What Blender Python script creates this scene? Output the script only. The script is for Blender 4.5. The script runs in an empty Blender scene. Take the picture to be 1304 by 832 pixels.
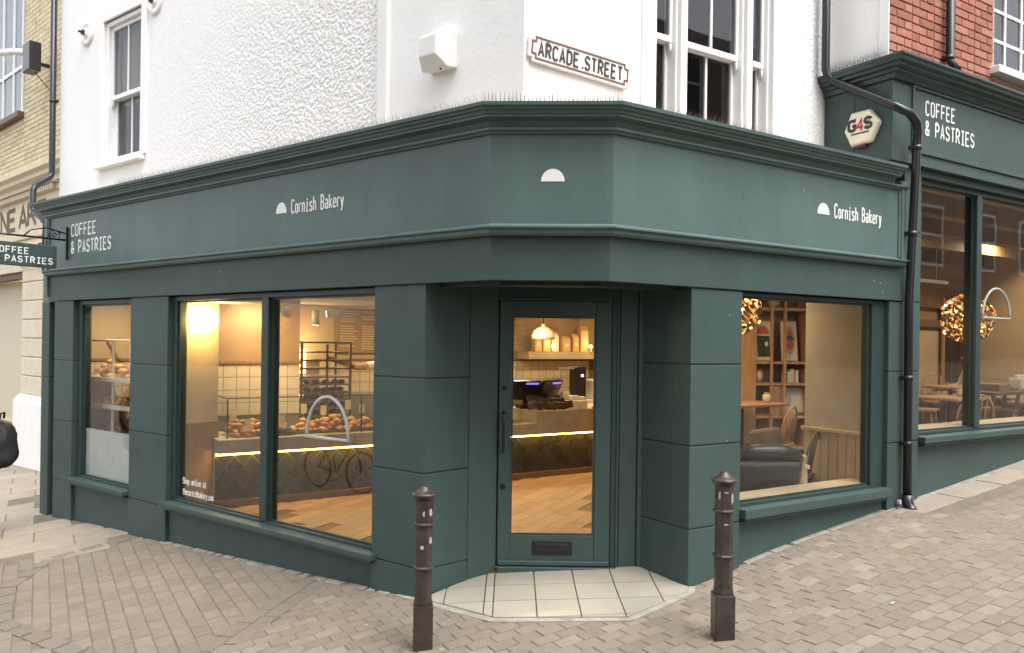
import bpy, bmesh, math, random
from mathutils import Vector, Matrix, noise
random.seed(7)
R = math.radians
scn = bpy.context.scene
COL = scn.collection
# ------------------------------------------------------------------ camera, sky, sun
CAM_H = 1.755
RHO = 0.0135
cam_d = bpy.data.cameras.new('camera')
cam_d.sensor_width = 36.0
cam_d.lens = 1000.0 / 1304.0 * 36.0
cam_d.shift_y = 20.0 / 1304.0
cam_d.clip_start = 0.05
cam_d.clip_end = 500
cam = bpy.data.objects.new('camera', cam_d)
COL.objects.link(cam)
_r = Vector((math.cos(RHO), 0, math.sin(RHO)))
_u = Vector((-math.sin(RHO), 0, math.cos(RHO)))
_b = Vector((0, -1, 0))
cam.matrix_world = Matrix(((_r.x, _u.x, _b.x, 0), (_r.y, _u.y, _b.y, 0), (_r.z, _u.z, _b.z, CAM_H), (0, 0, 0, 1)))
scn.camera = cam

SUN_EL, SUN_AZ = R(64), R(-44)          # azimuth measured from the street side (-Y) towards -X
sun_dir = Vector((-math.sin(SUN_AZ) * math.cos(SUN_EL), -math.cos(SUN_AZ) * math.cos(SUN_EL), math.sin(SUN_EL)))
w = bpy.data.worlds.new('World')
scn.world = w
w.use_nodes = True
nt = w.node_tree
bg = nt.nodes['Background']
sky = nt.nodes.new('ShaderNodeTexSky')
sky.sky_type = 'NISHITA'
sky.sun_disc = False
sky.sun_elevation = SUN_EL
sky.sun_rotation = math.pi + SUN_AZ
sky.air_density = 1.0
sky.dust_density = 4.0
sky.ozone_density = 1.0
hsv = nt.nodes.new('ShaderNodeHueSaturation')
hsv.inputs['Saturation'].default_value = 0.22      # overcast: hardly any blue
nt.links.new(sky.outputs[0], hsv.inputs['Color'])
nt.links.new(hsv.outputs[0], bg.inputs['Color'])
bg.inputs['Strength'].default_value = 0.15
sl = bpy.data.lights.new('sun', 'SUN')
sl.energy = .6
sl.angle = R(60)
sl.color = (1.0, 0.97, 0.93)
so = bpy.data.objects.new('sun', sl)
COL.objects.link(so)
so.rotation_euler = sun_dir.to_track_quat('Z', 'Y').to_euler()
so.location = (0, 0, 20)
vs = scn.view_settings
vs.view_transform = 'Standard'
vs.look = 'None'
vs.gamma = 1
vs.exposure = 1.75
scn.cycles.max_bounces = 8
scn.cycles.transparent_max_bounces = 16
scn.cycles.sample_clamp_indirect = 4.0
scn.cycles.caustics_reflective = False
scn.cycles.caustics_refractive = False

# ------------------------------------------------------------------ frames (x to the viewer's right, y into the building, z up)
class Frame:
    def __init__(s, o, ax):
        s.o = Vector(o); s.x = Vector(ax).normalized(); s.y = Vector((0, 0, 1)).cross(s.x)
        s.m = Matrix(((s.x.x, s.y.x, 0, s.o.x), (s.x.y, s.y.y, 0, s.o.y), (0, 0, 1, s.o.z), (0, 0, 0, 1)))
    def w(s, x, y, z=0.0): return s.m @ Vector((x, y, z))
    def l(s, p): return s.m.inverted() @ Vector(p)
PA, PB = (-.134, 4.978, 0), (.6075, 4.939, 0)
WF = Frame((0, 0, 0), (1, 0, 0))
LF = Frame(PA, (.79577, -.60561, 0))         # left shopfront, x negative going left
RF = Frame(PB, (.84620, .53287, 0))          # right shopfront
CF = Frame(PA, (Vector(PB) - Vector(PA)))    # chamfer above the door
CW = (Vector(PB) - Vector(PA)).length
DF = Frame((0, 5.75, 0), (1, 0, 0))          # door plane
NF = Frame((-7.226, 12.089, 0), (.74314, -.66913, 0))   # neighbour's front

def ground(X, D):
    g = .0741 + .0934 * X + .0532 * (D - 6)
    g -= .05 * math.exp(-((X - 1.15) ** 2 + (D - 5.4) ** 2) / .55)
    g += .022 * math.exp(-((X + .5) ** 2 + (D - 5.2) ** 2) / .5)
    return g
def gz(fr, x, y):
    p = fr.w(x, y); return ground(p.x, p.y)

# ------------------------------------------------------------------ materials
def mat(name, c, rough=.6, var=.0, scale=8., bump=0., bscale=60., metal=0., spec=.5, c2=None, streak=None, isl=0., emit=None, estr=0., coat=0., dist=.004, isl2=None):
    m = bpy.data.materials.new(name); m.use_nodes = True
    n, l = m.node_tree.nodes, m.node_tree.links
    b = n['Principled BSDF']
    b.inputs['Roughness'].default_value = rough
    b.inputs['Metallic'].default_value = metal
    b.inputs['Specular IOR Level'].default_value = spec
    b.inputs['Coat Weight'].default_value = coat
    tc = n.new('ShaderNodeTexCoord'); oi = n.new('ShaderNodeObjectInfo')
    ad = n.new('ShaderNodeVectorMath'); ad.operation = 'MULTIPLY_ADD'
    l.new(oi.outputs['Random'], ad.inputs[0]); ad.inputs[1].default_value = (13., 7., 5.); l.new(tc.outputs['Object'], ad.inputs[2])
    vec = ad.outputs[0]
    if streak:
        mp = n.new('ShaderNodeMapping'); mp.inputs['Scale'].default_value = streak; l.new(vec, mp.inputs['Vector']); vs_ = mp.outputs[0]
    else: vs_ = vec
    col = None
    rgb = n.new('ShaderNodeRGB'); rgb.outputs[0].default_value = (*c, 1); col = rgb.outputs[0]
    if var or c2:
        nz = n.new('ShaderNodeTexNoise'); nz.inputs['Scale'].default_value = scale; nz.inputs['Detail'].default_value = 6; nz.inputs['Roughness'].default_value = .65
        l.new(vs_, nz.inputs['Vector'])
        rp = n.new('ShaderNodeValToRGB'); rp.color_ramp.elements[0].position = .3; rp.color_ramp.elements[1].position = .7
        e0 = tuple(v * (1 - var) for v in c); e1 = c2 if c2 else tuple(min(1, v * (1 + var)) for v in c)
        rp.color_ramp.elements[0].color = (*e0, 1); rp.color_ramp.elements[1].color = (*e1, 1)
        l.new(nz.outputs[0], rp.inputs[0]); col = rp.outputs[0]
    if isl:
        ge = n.new('ShaderNodeNewGeometry'); a = n.new('ShaderNodeMath'); a.operation = 'ADD'
        l.new(ge.outputs['Random Per Island'], a.inputs[0]); l.new(oi.outputs['Random'], a.inputs[1])
        fr = n.new('ShaderNodeMath'); fr.operation = 'FRACT'; l.new(a.outputs[0], fr.inputs[0])
        mr = n.new('ShaderNodeMapRange'); mr.inputs[3].default_value = 1 - isl; mr.inputs[4].default_value = 1 + isl
        l.new(fr.outputs[0], mr.inputs[0])
        mx = n.new('ShaderNodeMix'); mx.data_type = 'RGBA'; mx.blend_type = 'MULTIPLY'; mx.inputs[0].default_value = 1
        l.new(col, mx.inputs[6]); l.new(mr.outputs[0], mx.inputs[7]); col = mx.outputs[2]
        if isl2:
            f2 = n.new('ShaderNodeMath'); f2.operation = 'MULTIPLY'; f2.inputs[1].default_value = 7.31; l.new(fr.outputs[0], f2.inputs[0])
            f3 = n.new('ShaderNodeMath'); f3.operation = 'FRACT'; l.new(f2.outputs[0], f3.inputs[0])
            f4 = n.new('ShaderNodeMapRange'); f4.inputs[1].default_value = .55; f4.inputs[2].default_value = 1.; l.new(f3.outputs[0], f4.inputs[0])
            m2 = n.new('ShaderNodeMix'); m2.data_type = 'RGBA'; l.new(f4.outputs[0], m2.inputs[0]); l.new(col, m2.inputs[6]); m2.inputs[7].default_value = (*isl2, 1); col = m2.outputs[2]
    l.new(col, b.inputs['Base Color'])
    if bump:
        nb = n.new('ShaderNodeTexNoise'); nb.inputs['Scale'].default_value = bscale; nb.inputs['Detail'].default_value = 5
        l.new(vs_ if streak else vec, nb.inputs['Vector'])
        bp = n.new('ShaderNodeBump'); bp.inputs['Strength'].default_value = bump; bp.inputs['Distance'].default_value = dist
        l.new(nb.outputs[0], bp.inputs['Height']); l.new(bp.outputs[0], b.inputs['Normal'])
    if emit:
        b.inputs['Emission Color'].default_value = (*emit, 1); b.inputs['Emission Strength'].default_value = estr
    return m

def glass_mat(name, tint=(1, 1, 1), ior=1.5, refl=1.0, rough=0.0):
    m = bpy.data.materials.new(name); m.use_nodes = True
    n, l = m.node_tree.nodes, m.node_tree.links
    n.remove(n['Principled BSDF'])
    out = n['Material Output']
    tr = n.new('ShaderNodeBsdfTransparent'); tr.inputs[0].default_value = (*tint, 1)
    gl = n.new('ShaderNodeBsdfGlossy'); gl.inputs['Roughness'].default_value = rough
    lw = n.new('ShaderNodeLayerWeight'); lw.inputs[0].default_value = .5
    pw = n.new('ShaderNodeMath'); pw.operation = 'POWER'; pw.inputs[1].default_value = 5; l.new(lw.outputs['Facing'], pw.inputs[0])
    f0 = ((ior - 1) / (ior + 1)) ** 2
    fr = n.new('ShaderNodeMath'); fr.operation = 'MULTIPLY_ADD'; fr.inputs[1].default_value = 1 - f0; fr.inputs[2].default_value = f0; l.new(pw.outputs[0], fr.inputs[0])
    mu = n.new('ShaderNodeMath'); mu.operation = 'MULTIPLY'; mu.inputs[1].default_value = refl; mu.use_clamp = True
    nz = n.new('ShaderNodeTexNoise'); nz.inputs['Scale'].default_value = 1.6; nz.inputs['Detail'].default_value = 1
    tc = n.new('ShaderNodeTexCoord'); l.new(tc.outputs['Object'], nz.inputs['Vector'])
    bp = n.new('ShaderNodeBump'); bp.inputs['Strength'].default_value = .12; bp.inputs['Distance'].default_value = .01
    l.new(nz.outputs[0], bp.inputs['Height']); l.new(bp.outputs[0], gl.inputs['Normal'])
    l.new(fr.outputs[0], mu.inputs[0])
    mx = n.new('ShaderNodeMixShader'); l.new(mu.outputs[0], mx.inputs[0]); l.new(tr.outputs[0], mx.inputs[1]); l.new(gl.outputs[0], mx.inputs[2])
    l.new(mx.outputs[0], out.inputs[0])
    return m

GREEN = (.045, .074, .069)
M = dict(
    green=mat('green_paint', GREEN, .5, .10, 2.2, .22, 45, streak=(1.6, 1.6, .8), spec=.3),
    green_lit=mat('green_paint_lit', (.082, .128, .121), .45, .13, 1.7, .22, 30, streak=(1.2, 1.2, .5), spec=.35, dist=.006),  # same green, with the fascia's brighter light put into the colour
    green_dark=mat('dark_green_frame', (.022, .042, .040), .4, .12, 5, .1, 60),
    white_wall=mat('white_wall_paint', (.80, .80, .79), .8, .05, 1.5, .35, 22, c2=(.82, .82, .81), dist=.006),
    roughcast=mat('white_roughcast', (.78, .775, .77), .9, .06, 30, .6, 120, c2=(.82, .82, .815), dist=.006),
    white_paint=mat('white_joinery', (.78, .78, .775), .45, .05, 6, .1, 50),
    plastic_white=mat('white_plastic', (.72, .72, .70), .4, .06, 9),
    cream=mat('cream_plastic', (.74, .70, .55), .35, .05, 9),
    black=mat('black_gloss_paint', (.012, .012, .014), .3, .3, 12, .15, 60),
    iron=mat('bollard_iron', (.030, .022, .019), .38, .45, 14, .35, 40, c2=(.062, .046, .038), spec=.55),
    brick_red=mat('red_brick', (.31, .115, .075), .85, .2, 16, .6, 70, isl=.25, isl2=(.36, .165, .115)),
    mortar=mat('mortar', (.42, .34, .28), .95, .15, 30, .4, 90),
    brick_yellow=mat('yellow_brick', (.56, .49, .33), .85, .15, 14, .5, 70, isl=.16, isl2=(.60, .52, .36)),
    stone=mat('cream_stone', (.62, .55, .42), .8, .1, 5, .3, 40),
    stone_white=mat('white_painted_stone', (.8, .79, .77), .7, .05, 5, .2, 40),
    paver=mat('block_paver', (.178, .148, .113), .85, .14, 26, .5, 130, isl=.06, isl2=(.20, .167, .128)),
    paver_pale=mat('pale_paver', (.214, .180, .137), .85, .14, 26, .5, 130, isl=.06),
    paver_grey=mat('grey_paver', (.160, .136, .108), .85, .14, 26, .5, 130, isl=.06),
    flag=mat('flagstone', (.275, .235, .18), .85, .12, 7, .4, 90, isl=.1),
    joint=mat('joint_sand', (.152, .127, .098), .95, .25, 9, .6, 80),
    kerbmortar=mat('pale_mortar_fillet', (.28, .26, .22), .9, .3, 12, .5, 60),
    tile_floor=mat('cream_floor_tile', (.34, .318, .262), .35, .06, 4, .05, 30, isl=.04),
    grout=mat('dark_grout', (.16, .14, .11), .9, .2, 20),
    asphalt=mat('asphalt', (.06, .06, .06), .9, .3, 30, .5, 90),
    glass=glass_mat('window_glass', (.93, .94, .93), 1.62, 1.0),
    glass_door=glass_mat('door_glass', (.97, .97, .96), 1.45, .7),
    glass_case=glass_mat('case_glass', (.95, .98, .96), 1.45, .8),
    glass_up=glass_mat('upstairs_glass', (.72, .74, .77), 1.55, .85),
    film=mat('frosted_film', (.56, .60, .59), .5, .12, 5, .1, 20),
    lettering=mat('white_lettering', (.78, .78, .75), .5),
    ink=mat('black_lettering', (.03, .022, .024), .5),
    red_ink=mat('red_lettering', (.50, .02, .05), .5),
    lens=mat('dark_red_lens', (.10, .008, .014), .25),
    stonecut=mat('cut_lettering', (.16, .12, .08), .9),
    sign_white=mat('sign_white', (.78, .77, .74), .4, .05, 8),
    sign_brown=mat('sign_border', (.16, .07, .06), .5),
    wire=mat('steel_wire', (.55, .54, .52), .35, metal=.8),
    spike=mat('weathered_spike', (.15, .145, .14), .5),
    led=mat('led_strip', (1, .7, .25), .5, emit=(1., .52, .07), estr=7.),
    lamp_globe=mat('lamp_globe', (1, .9, .6), .5, emit=(1., .66, .22), estr=14.),
    bulb=mat('warm_bulb', (1, .8, .5), .5, emit=(1., .6, .2), estr=6.),
    downlight=mat('downlight', (1, .9, .7), .5, emit=(1., .75, .45), estr=3.),
    wall_in=mat('beige_plaster', (.50, .40, .28), .85, .06, 3, .1, 30),
    wall_grey=mat('warm_grey_plaster', (.46, .42, .36), .85, .08, 3, .1, 30),
    wall_brown=mat('brown_plaster', (.34, .225, .125), .85, .1, 3, .1, 30),
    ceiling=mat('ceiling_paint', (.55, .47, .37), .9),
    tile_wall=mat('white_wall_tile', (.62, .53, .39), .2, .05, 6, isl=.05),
    grout_wall=mat('wall_grout', (.20, .15, .09), .9),
    tile_dark=mat('dark_glazed_tile', (.020, .021, .017), .15, .3, 10, isl=.3),
    grout_gold=mat('pale_grout', (.50, .40, .24), .8),
    concrete=mat('counter_concrete', (.34, .28, .215), .6, .18, 7, .2, 50),
    counter_top=mat('counter_top', (.62, .52, .36), .4, .1, 6),
    wood_floor=mat('oak_floor', (.30, .20, .135), .45, .22, 5, .15, 60, streak=(1, 8, 1), isl=.16),
    wood=mat('oak_wood', (.44, .245, .11), .45, .2, 5, .12, 60, streak=(6, 6, .6)),
    wood_pale=mat('pale_ash_wood', (.50, .385, .255), .5, .14, 4, .12, 60, streak=(9, 9, .5), isl=.06),
    wood_dark=mat('dark_wood', (.10, .055, .03), .5, .2, 5),
    wood_panel=mat('walnut_panel', (.25, .15, .09), .5, .18, 4, .1, 60, streak=(7, 7, .5)),
    rackmetal=mat('dark_rack_metal', (.10, .06, .035), .4, metal=.6),
    rackwhite=mat('white_rack_metal', (.72, .66, .54), .4),
    croissant=mat('baked_crust', (.60, .27, .07), .4, .45, 22, .4, 60, isl=.2),
    bread=mat('bread_crust', (.55, .33, .14), .6, .35, 16, .4, 60, isl=.18),
    choc=mat('dark_pastry', (.06, .025, .012), .5, .4, 20, .3, 60),
    card=mat('price_card', (.74, .63, .38), .6),
    plate=mat('serving_tray', (.16, .13, .09), .4),
    screen=mat('till_plastic', (.012, .011, .012), .3),
    screen_on=mat('till_screen_glow', (.02, .02, .05), .2, emit=(.15, .12, .6), estr=.7),
    paper=mat('kraft_paper', (.62, .44, .22), .7, .12, 6, .3, 20),
    paper_white=mat('white_paper', (.72, .66, .54), .7),
    leather=mat('black_leather', (.022, .023, .026), .38, .3, 20, .25, 30),
    cushion=mat('tan_cushion', (.16, .11, .07), .8, .15, 9, .3, 60),
    green_fab=mat('green_fabric', (.06, .085, .02), .8, .2, 9),
    linen=mat('pale_fabric', (.55, .50, .38), .85),
    cloth_black=mat('black_cloth', (.012, .012, .014), .75, .3, 9, .3, 40),
    bag_black=mat('black_nylon', (.010, .010, .013), .75, .3, 9, .4, 30),
    skin=mat('skin', (.42, .24, .16), .5, .05, 9),
    hair=mat('dark_hair', (.02, .014, .01), .5),
    shirt=mat('white_shirt', (.66, .62, .55), .8),
    apron=mat('dark_apron', (.03, .035, .035), .8),
    print_cream=mat('print_cream', (.66, .56, .40), .6), print_green=mat('print_green', (.03, .05, .03), .6),
    print_red=mat('print_red', (.50, .13, .05), .6), print_blue=mat('print_blue', (.07, .08, .16), .6), print_pink=mat('print_pink', (.58, .28, .16), .6),
    gold=mat('amber_glass_disc', (.55, .38, .24), .2, metal=.6),
    picture=mat('dark_picture', (.016, .010, .009), .5, .6, 4, c2=(.05, .03, .022)),
    leaf=mat('dark_leaf', (.03, .05, .015), .6, .3, 9),
    opp_brick=mat('far_side_brick', (.30, .22, .16), .9, .2, 6),
    opp_stucco=mat('far_side_render', (.46, .43, .38), .9, .1, 3),
    rust=mat("worn_paint_chip", (.40, .38, .35), .7),
    gum=mat('old_gum', (.30, .27, .23), .8),
    butt=mat('paper_butt', (.75, .70, .6), .7),
    reflection_brown=mat('brown_reflection', (.17, .10, .055), .6, .2, 4),
)

# ------------------------------------------------------------------ builders
WM = {}
def reg(o, parent, world):
    COL.objects.link(o)
    if parent is not None:
        o.parent = parent
        o.matrix_local = WM[parent.name].inverted() @ world
    else:
        o.matrix_world = world
    WM[o.name] = world
    return o
def tag(o, label=None, cat=None, group=None, kind=None):
    if label: o['label'] = label
    if cat: o['category'] = cat
    if group: o['group'] = group
    if kind: o['kind'] = kind
    return o
def thing(name, label, cat, fr, x, y, z, rot=0., group=None):
    o = bpy.data.objects.new(name, None); o.empty_display_size = .1
    reg(o, None, fr.m @ Matrix.Translation((x, y, z)) @ Matrix.Rotation(rot, 4, 'Z'))
    return tag(o, label, cat, group)

class MB:
    def __init__(s): s.v = []; s.f = []; s.mi = []; s.sm = []
    def add(s, vs, fs, m=0, smooth=False):
        b = len(s.v); s.v += [tuple(v) for v in vs]
        for f in fs: s.f.append([i + b for i in f]); s.mi.append(m); s.sm.append(smooth)
        return s
    def box(s, x0, x1, y0, y1, z0, z1, m=0):
        return s.add([(x0, y0, z0), (x1, y0, z0), (x1, y1, z0), (x0, y1, z0), (x0, y0, z1), (x1, y0, z1), (x1, y1, z1), (x0, y1, z1)],
                     [(0, 3, 2, 1), (4, 5, 6, 7), (0, 1, 5, 4), (1, 2, 6, 5), (2, 3, 7, 6), (3, 0, 4, 7)], m)
    def prism(s, pts, z0, z1, m=0):                      # plan polygon; z0/z1 number or function(x, y)
        f0 = z0 if callable(z0) else (lambda a, b: z0); f1 = z1 if callable(z1) else (lambda a, b: z1)
        n = len(pts)
        return s.add([(x, y, f0(x, y)) for x, y in pts] + [(x, y, f1(x, y)) for x, y in pts],
                     [list(range(n))[::-1], list(range(n, 2 * n))] + [(i, (i + 1) % n, n + (i + 1) % n, n + i) for i in range(n)], m)
    def slab(s, pts, y0, y1, m=0):                       # polygon in x,z extruded along y
        n = len(pts)
        return s.add([(x, y0, z) for x, z in pts] + [(x, y1, z) for x, z in pts],
                     [list(range(n)), list(range(n, 2 * n))[::-1]] + [(i, n + i, n + (i + 1) % n, (i + 1) % n) for i in range(n)], m)
    def tube(s, pts, r, seg=8, m=0, closed=False, caps=True):
        pts = [Vector(p) for p in pts]; n = len(pts); rr = r if isinstance(r, (list, tuple)) else [r] * n
        vs = []; up = None
        for i, p in enumerate(pts):
            if closed: t = pts[(i + 1) % n] - pts[i - 1]
            else: t = pts[min(i + 1, n - 1)] - pts[max(i - 1, 0)]
            t.normalize()
            if up is None:
                up = Vector((0, 0, 1)) if abs(t.z) < .9 else Vector((1, 0, 0))
            a = t.cross(up); a.normalize(); b = a.cross(t); up = b
            for k in range(seg):
                q = 2 * math.pi * k / seg + math.pi / seg
                vs.append(p + (a * math.cos(q) + b * math.sin(q)) * rr[i])
        fs = []
        for i in range(n if closed else n - 1):
            j = (i + 1) % n
            for k in range(seg):
                fs.append((i * seg + k, i * seg + (k + 1) % seg, j * seg + (k + 1) % seg, j * seg + k))
        s.add(vs, fs, m, True)
        if caps and not closed:
            b = len(s.v) - n * seg
            s.f.append([b + k for k in range(seg)][::-1]); s.mi.append(m); s.sm.append(False)
            s.f.append([b + (n - 1) * seg + k for k in range(seg)]); s.mi.append(m); s.sm.append(False)
        return s
    def lathe(s, prof, cx=0, cy=0, cz=0, seg=16, m=0, rot=0., smooth=True):   # prof list of (r, z)
        vs = []; fs = []; n = len(prof)
        for r, z in prof:
            for k in range(seg):
                q = 2 * math.pi * k / seg + rot
                vs.append((cx + r * math.cos(q), cy + r * math.sin(q), cz + z))
        for i in range(n - 1):
            for k in range(seg):
                fs.append((i * seg + k, i * seg + (k + 1) % seg, (i + 1) * seg + (k + 1) % seg, (i + 1) * seg + k))
        fs.append(list(range(seg))[::-1]); fs.append([(n - 1) * seg + k for k in range(seg)])
        return s.add(vs, fs, m, smooth)
    def ball(s, c, r, seg=12, rings=8, m=0, sq=(1, 1, 1)):
        prof = [(max(1e-4, math.sin(math.pi * i / rings)) * r, -math.cos(math.pi * i / rings) * r) for i in range(rings + 1)]
        b = len(s.v); s.lathe(prof, 0, 0, 0, seg, m)
        for i in range(b, len(s.v)):
            x, y, z = s.v[i]; s.v[i] = (c[0] + x * sq[0], c[1] + y * sq[1], c[2] + z * sq[2])
        return s
    def mesh(s, name, mats, bevel=0., seg=1, angle=35):
        me = bpy.data.meshes.new(name); me.from_pydata(s.v, [], s.f)
        for mm in mats: me.materials.append(mm)
        me.polygons.foreach_set('material_index', s.mi); me.polygons.foreach_set('use_smooth', s.sm)
        bm = bmesh.new(); bm.from_mesh(me)
        bmesh.ops.recalc_face_normals(bm, faces=bm.faces)
        if bevel:
            ed = [e for e in bm.edges if len(e.link_faces) == 2 and e.calc_face_angle(0) > R(angle)]
            bmesh.ops.bevel(bm, geom=ed, offset=bevel, offset_type='OFFSET', segments=seg, profile=.6, affect='EDGES', clamp_overlap=True)
        bm.to_mesh(me); bm.free(); me.update()
        return me
    def build(s, name, mats, parent=None, fr=WF, bevel=0., seg=1, angle=35, base=None, world=None):
        """verts are in frame coordinates; a top-level mesh is re-based so its origin sits at base"""
        mats = [M[k] if isinstance(k, str) else k for k in (mats if isinstance(mats, (list, tuple)) else [mats])]
        wm = (world if world is not None else fr.m)
        if base is not None:
            s.v = [(v[0] - base[0], v[1] - base[1], v[2] - base[2]) for v in s.v]; wm = wm @ Matrix.Translation(base)
        o = bpy.data.objects.new(name, s.mesh(name, mats, bevel, seg, angle))
        return reg(o, parent, wm)
    def part(s, name, mats, parent, **k):     # verts are in the thing's own coordinates
        return s.build(name, mats, parent, world=WM[parent.name], **k)

def inst(name, me, parent, world):
    return reg(bpy.data.objects.new(name, me), parent, world)
def copy_tree(o, world, parent=None):
    c = o.copy(); delta = world @ WM[o.name].inverted()
    COL.objects.link(c)
    if parent is not None:
        c.parent = parent; c.matrix_local = WM[parent.name].inverted() @ world
    else: c.matrix_world = world
    WM[c.name] = world
    for ch in list(o.children): copy_tree(ch, delta @ WM[ch.name], c)
    return c
def light(name, kind, parent, fr, p, power, col=(1, .79, .56), size=.1, aim=None, spot=70):
    d = bpy.data.lights.new(name, kind); d.energy = power * .5; d.color = col
    if kind == 'AREA': d.shape = 'DISK'; d.size = size
    else: d.shadow_soft_size = size
    if kind == 'SPOT': d.spot_size = R(spot); d.spot_blend = .7
    o = bpy.data.objects.new(name, d)
    wp = fr.w(*p); m = Matrix.Translation(wp)
    if aim is not None: m = m @ (wp - fr.w(*aim)).to_track_quat('Z', 'Y').to_matrix().to_4x4()
    return reg(o, parent, m)

# ------------------------------------------------------------------ stroke lettering
def arc(cx, cy, rx, ry, a0, a1, n=8):
    return [(cx + rx * math.cos(R(a0 + (a1 - a0) * i / n)), cy + ry * math.sin(R(a0 + (a1 - a0) * i / n))) for i in range(n + 1)]
W_ = .5
def _glyphs():
    g = {}
    r = .25
    g['C'] = [arc(r, 1 - r, r, r, 20, 180) + arc(r, r, r, r, 180, 340)]
    g['O'] = [arc(r, 1 - r, r, r, 0, 180) + arc(r, r, r, r, 180, 360) + [(W_, 1 - r)]]
    g['G'] = [arc(r, 1 - r, r, r, 20, 180) + arc(r, r, r, r, 180, 360) + [(W_, .46), (.28, .46)]]
    g['F'] = [[(W_, 1), (0, 1), (0, 0)], [(0, .52), (.42, .52)]]
    g['E'] = [[(W_, 1), (0, 1), (0, 0), (W_, 0)], [(0, .52), (.42, .52)]]
    g['P'] = [[(0, 0), (0, 1), (r, 1)] + arc(r, .73, r, .27, 90, -90) + [(0, .46)]]
    g['A'] = [[(0, 0), (.25, 1), (.5, 0)], [(.09, .3), (.41, .3)]]
    g['S'] = [arc(r, .75, r, .25, 15, 180, 6) + arc(r, .75, r, .25, 180, 270, 4)[1:] + arc(r, .25, r, .25, 90, 0, 4)[0:] + arc(r, .25, r, .25, 0, -165, 6)[1:]]
    g['T'] = [[(0, 1), (.5, 1)], [(.25, 1), (.25, 0)]]
    g['R'] = [[(0, 0), (0, 1), (r, 1)] + arc(r, .75, r, .25, 90, -90) + [(0, .5)], [(.24, .5), (.5, 0)]]
    g['I'] = [[(.05, 1), (.45, 1)], [(.25, 1), (.25, 0)], [(.05, 0), (.45, 0)]]
    g['D'] = [[(0, 0), (0, 1), (.2, 1)] + arc(.2, .7, .3, .3, 90, 0) + arc(.2, .3, .3, .3, 0, -90) + [(0, 0)]]
    g['N'] = [[(0, 0), (0, 1), (.5, 0), (.5, 1)]]
    g['B'] = [[(0, 0), (0, 1), (.24, 1)] + arc(.24, .76, .23, .24, 90, -90) + [(0, .52)], [(.2, .52)] + arc(.24, .26, .26, .26, 90, -90) + [(0, 0)]]
    g['4'] = [[(.5, .3), (0, .3), (.36, 1), (.36, 0)]]
    g['&'] = [[(.5, 0), (.08, .68)] + arc(.22, .8, .16, .2, 200, -30, 8) + [(.05, .38)] + arc(.22, .23, .22, .23, 150, 350, 8) + [(.5, .45)]]
    g['.'] = [[(.22, 0), (.22, .12)]]
    x = .66
    g['o'] = [arc(.2, x - .2, .2, .2, 0, 180) + arc(.2, .2, .2, .2, 180, 360) + [(.4, x - .2)]]
    g['c'] = [arc(.2, x - .2, .2, .2, 10, 180) + arc(.2, .2, .2, .2, 180, 350)]
    g['e'] = [[(0, .34), (.4, .34)] + arc(.2, x - .2, .2, .2, 0, 180) + arc(.2, .2, .2, .2, 180, 340)]
    g['r'] = [[(0, 0), (0, x)], [(0, .42)] + arc(.19, .44, .19, .22, 170, 50, 6)]
    g['n'] = [[(0, 0), (0, x)], [(0, .44)] + arc(.2, .44, .2, .22, 160, 0, 6) + [(.4, 0)]]
    g['h'] = [[(0, 0), (0, 1)], [(0, .44)] + arc(.2, .44, .2, .22, 160, 0, 6) + [(.4, 0)]]
    g['m'] = [[(0, 0), (0, x)], [(0, .5)] + arc(.12, .5, .12, .16, 160, 0, 5) + [(.24, 0)], [(.24, .5)] + arc(.36, .5, .12, .16, 160, 0, 5) + [(.48, 0)]]
    g['i'] = [[(.05, x), (.2, x), (.2, 0)], [(.02, 0), (.38, 0)], [(.2, .82), (.2, .95)]]
    g['l'] = [[(.08, 1), (.2, 1), (.2, 0), (.34, 0)]]
    g['s'] = [arc(.2, .5, .19, .16, 10, 270, 8) + arc(.2, .16, .2, .17, 80, -170, 8)]
    g['a'] = [arc(.2, .46, .2, .2, 150, 0, 6) + [(.4, 0)], arc(.2, .19, .2, .19, 40, 330, 10)]
    g['k'] = [[(0, 0), (0, 1)], [(.4, x), (.02, .3)], [(.12, .38), (.42, 0)]]
    g['b'] = [[(0, 1), (0, 0)], arc(.2, .46, .2, .2, 160, 0, 6) + arc(.2, .2, .2, .2, 0, -160, 6)]
    g['p'] = [[(0, x), (0, -.3)], arc(.2, .46, .2, .2, 160, 0, 6) + arc(.2, .2, .2, .2, 0, -160, 6)]
    g['t'] = [[(.15, .92), (.15, .1), (.22, 0), (.38, 0)], [(0, x), (.36, x)]]
    g['y'] = [[(0, x), (.22, .02)], [(.42, x), (.18, -.2), (.02, -.28)]]
    return g
GL = _glyphs()
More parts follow.
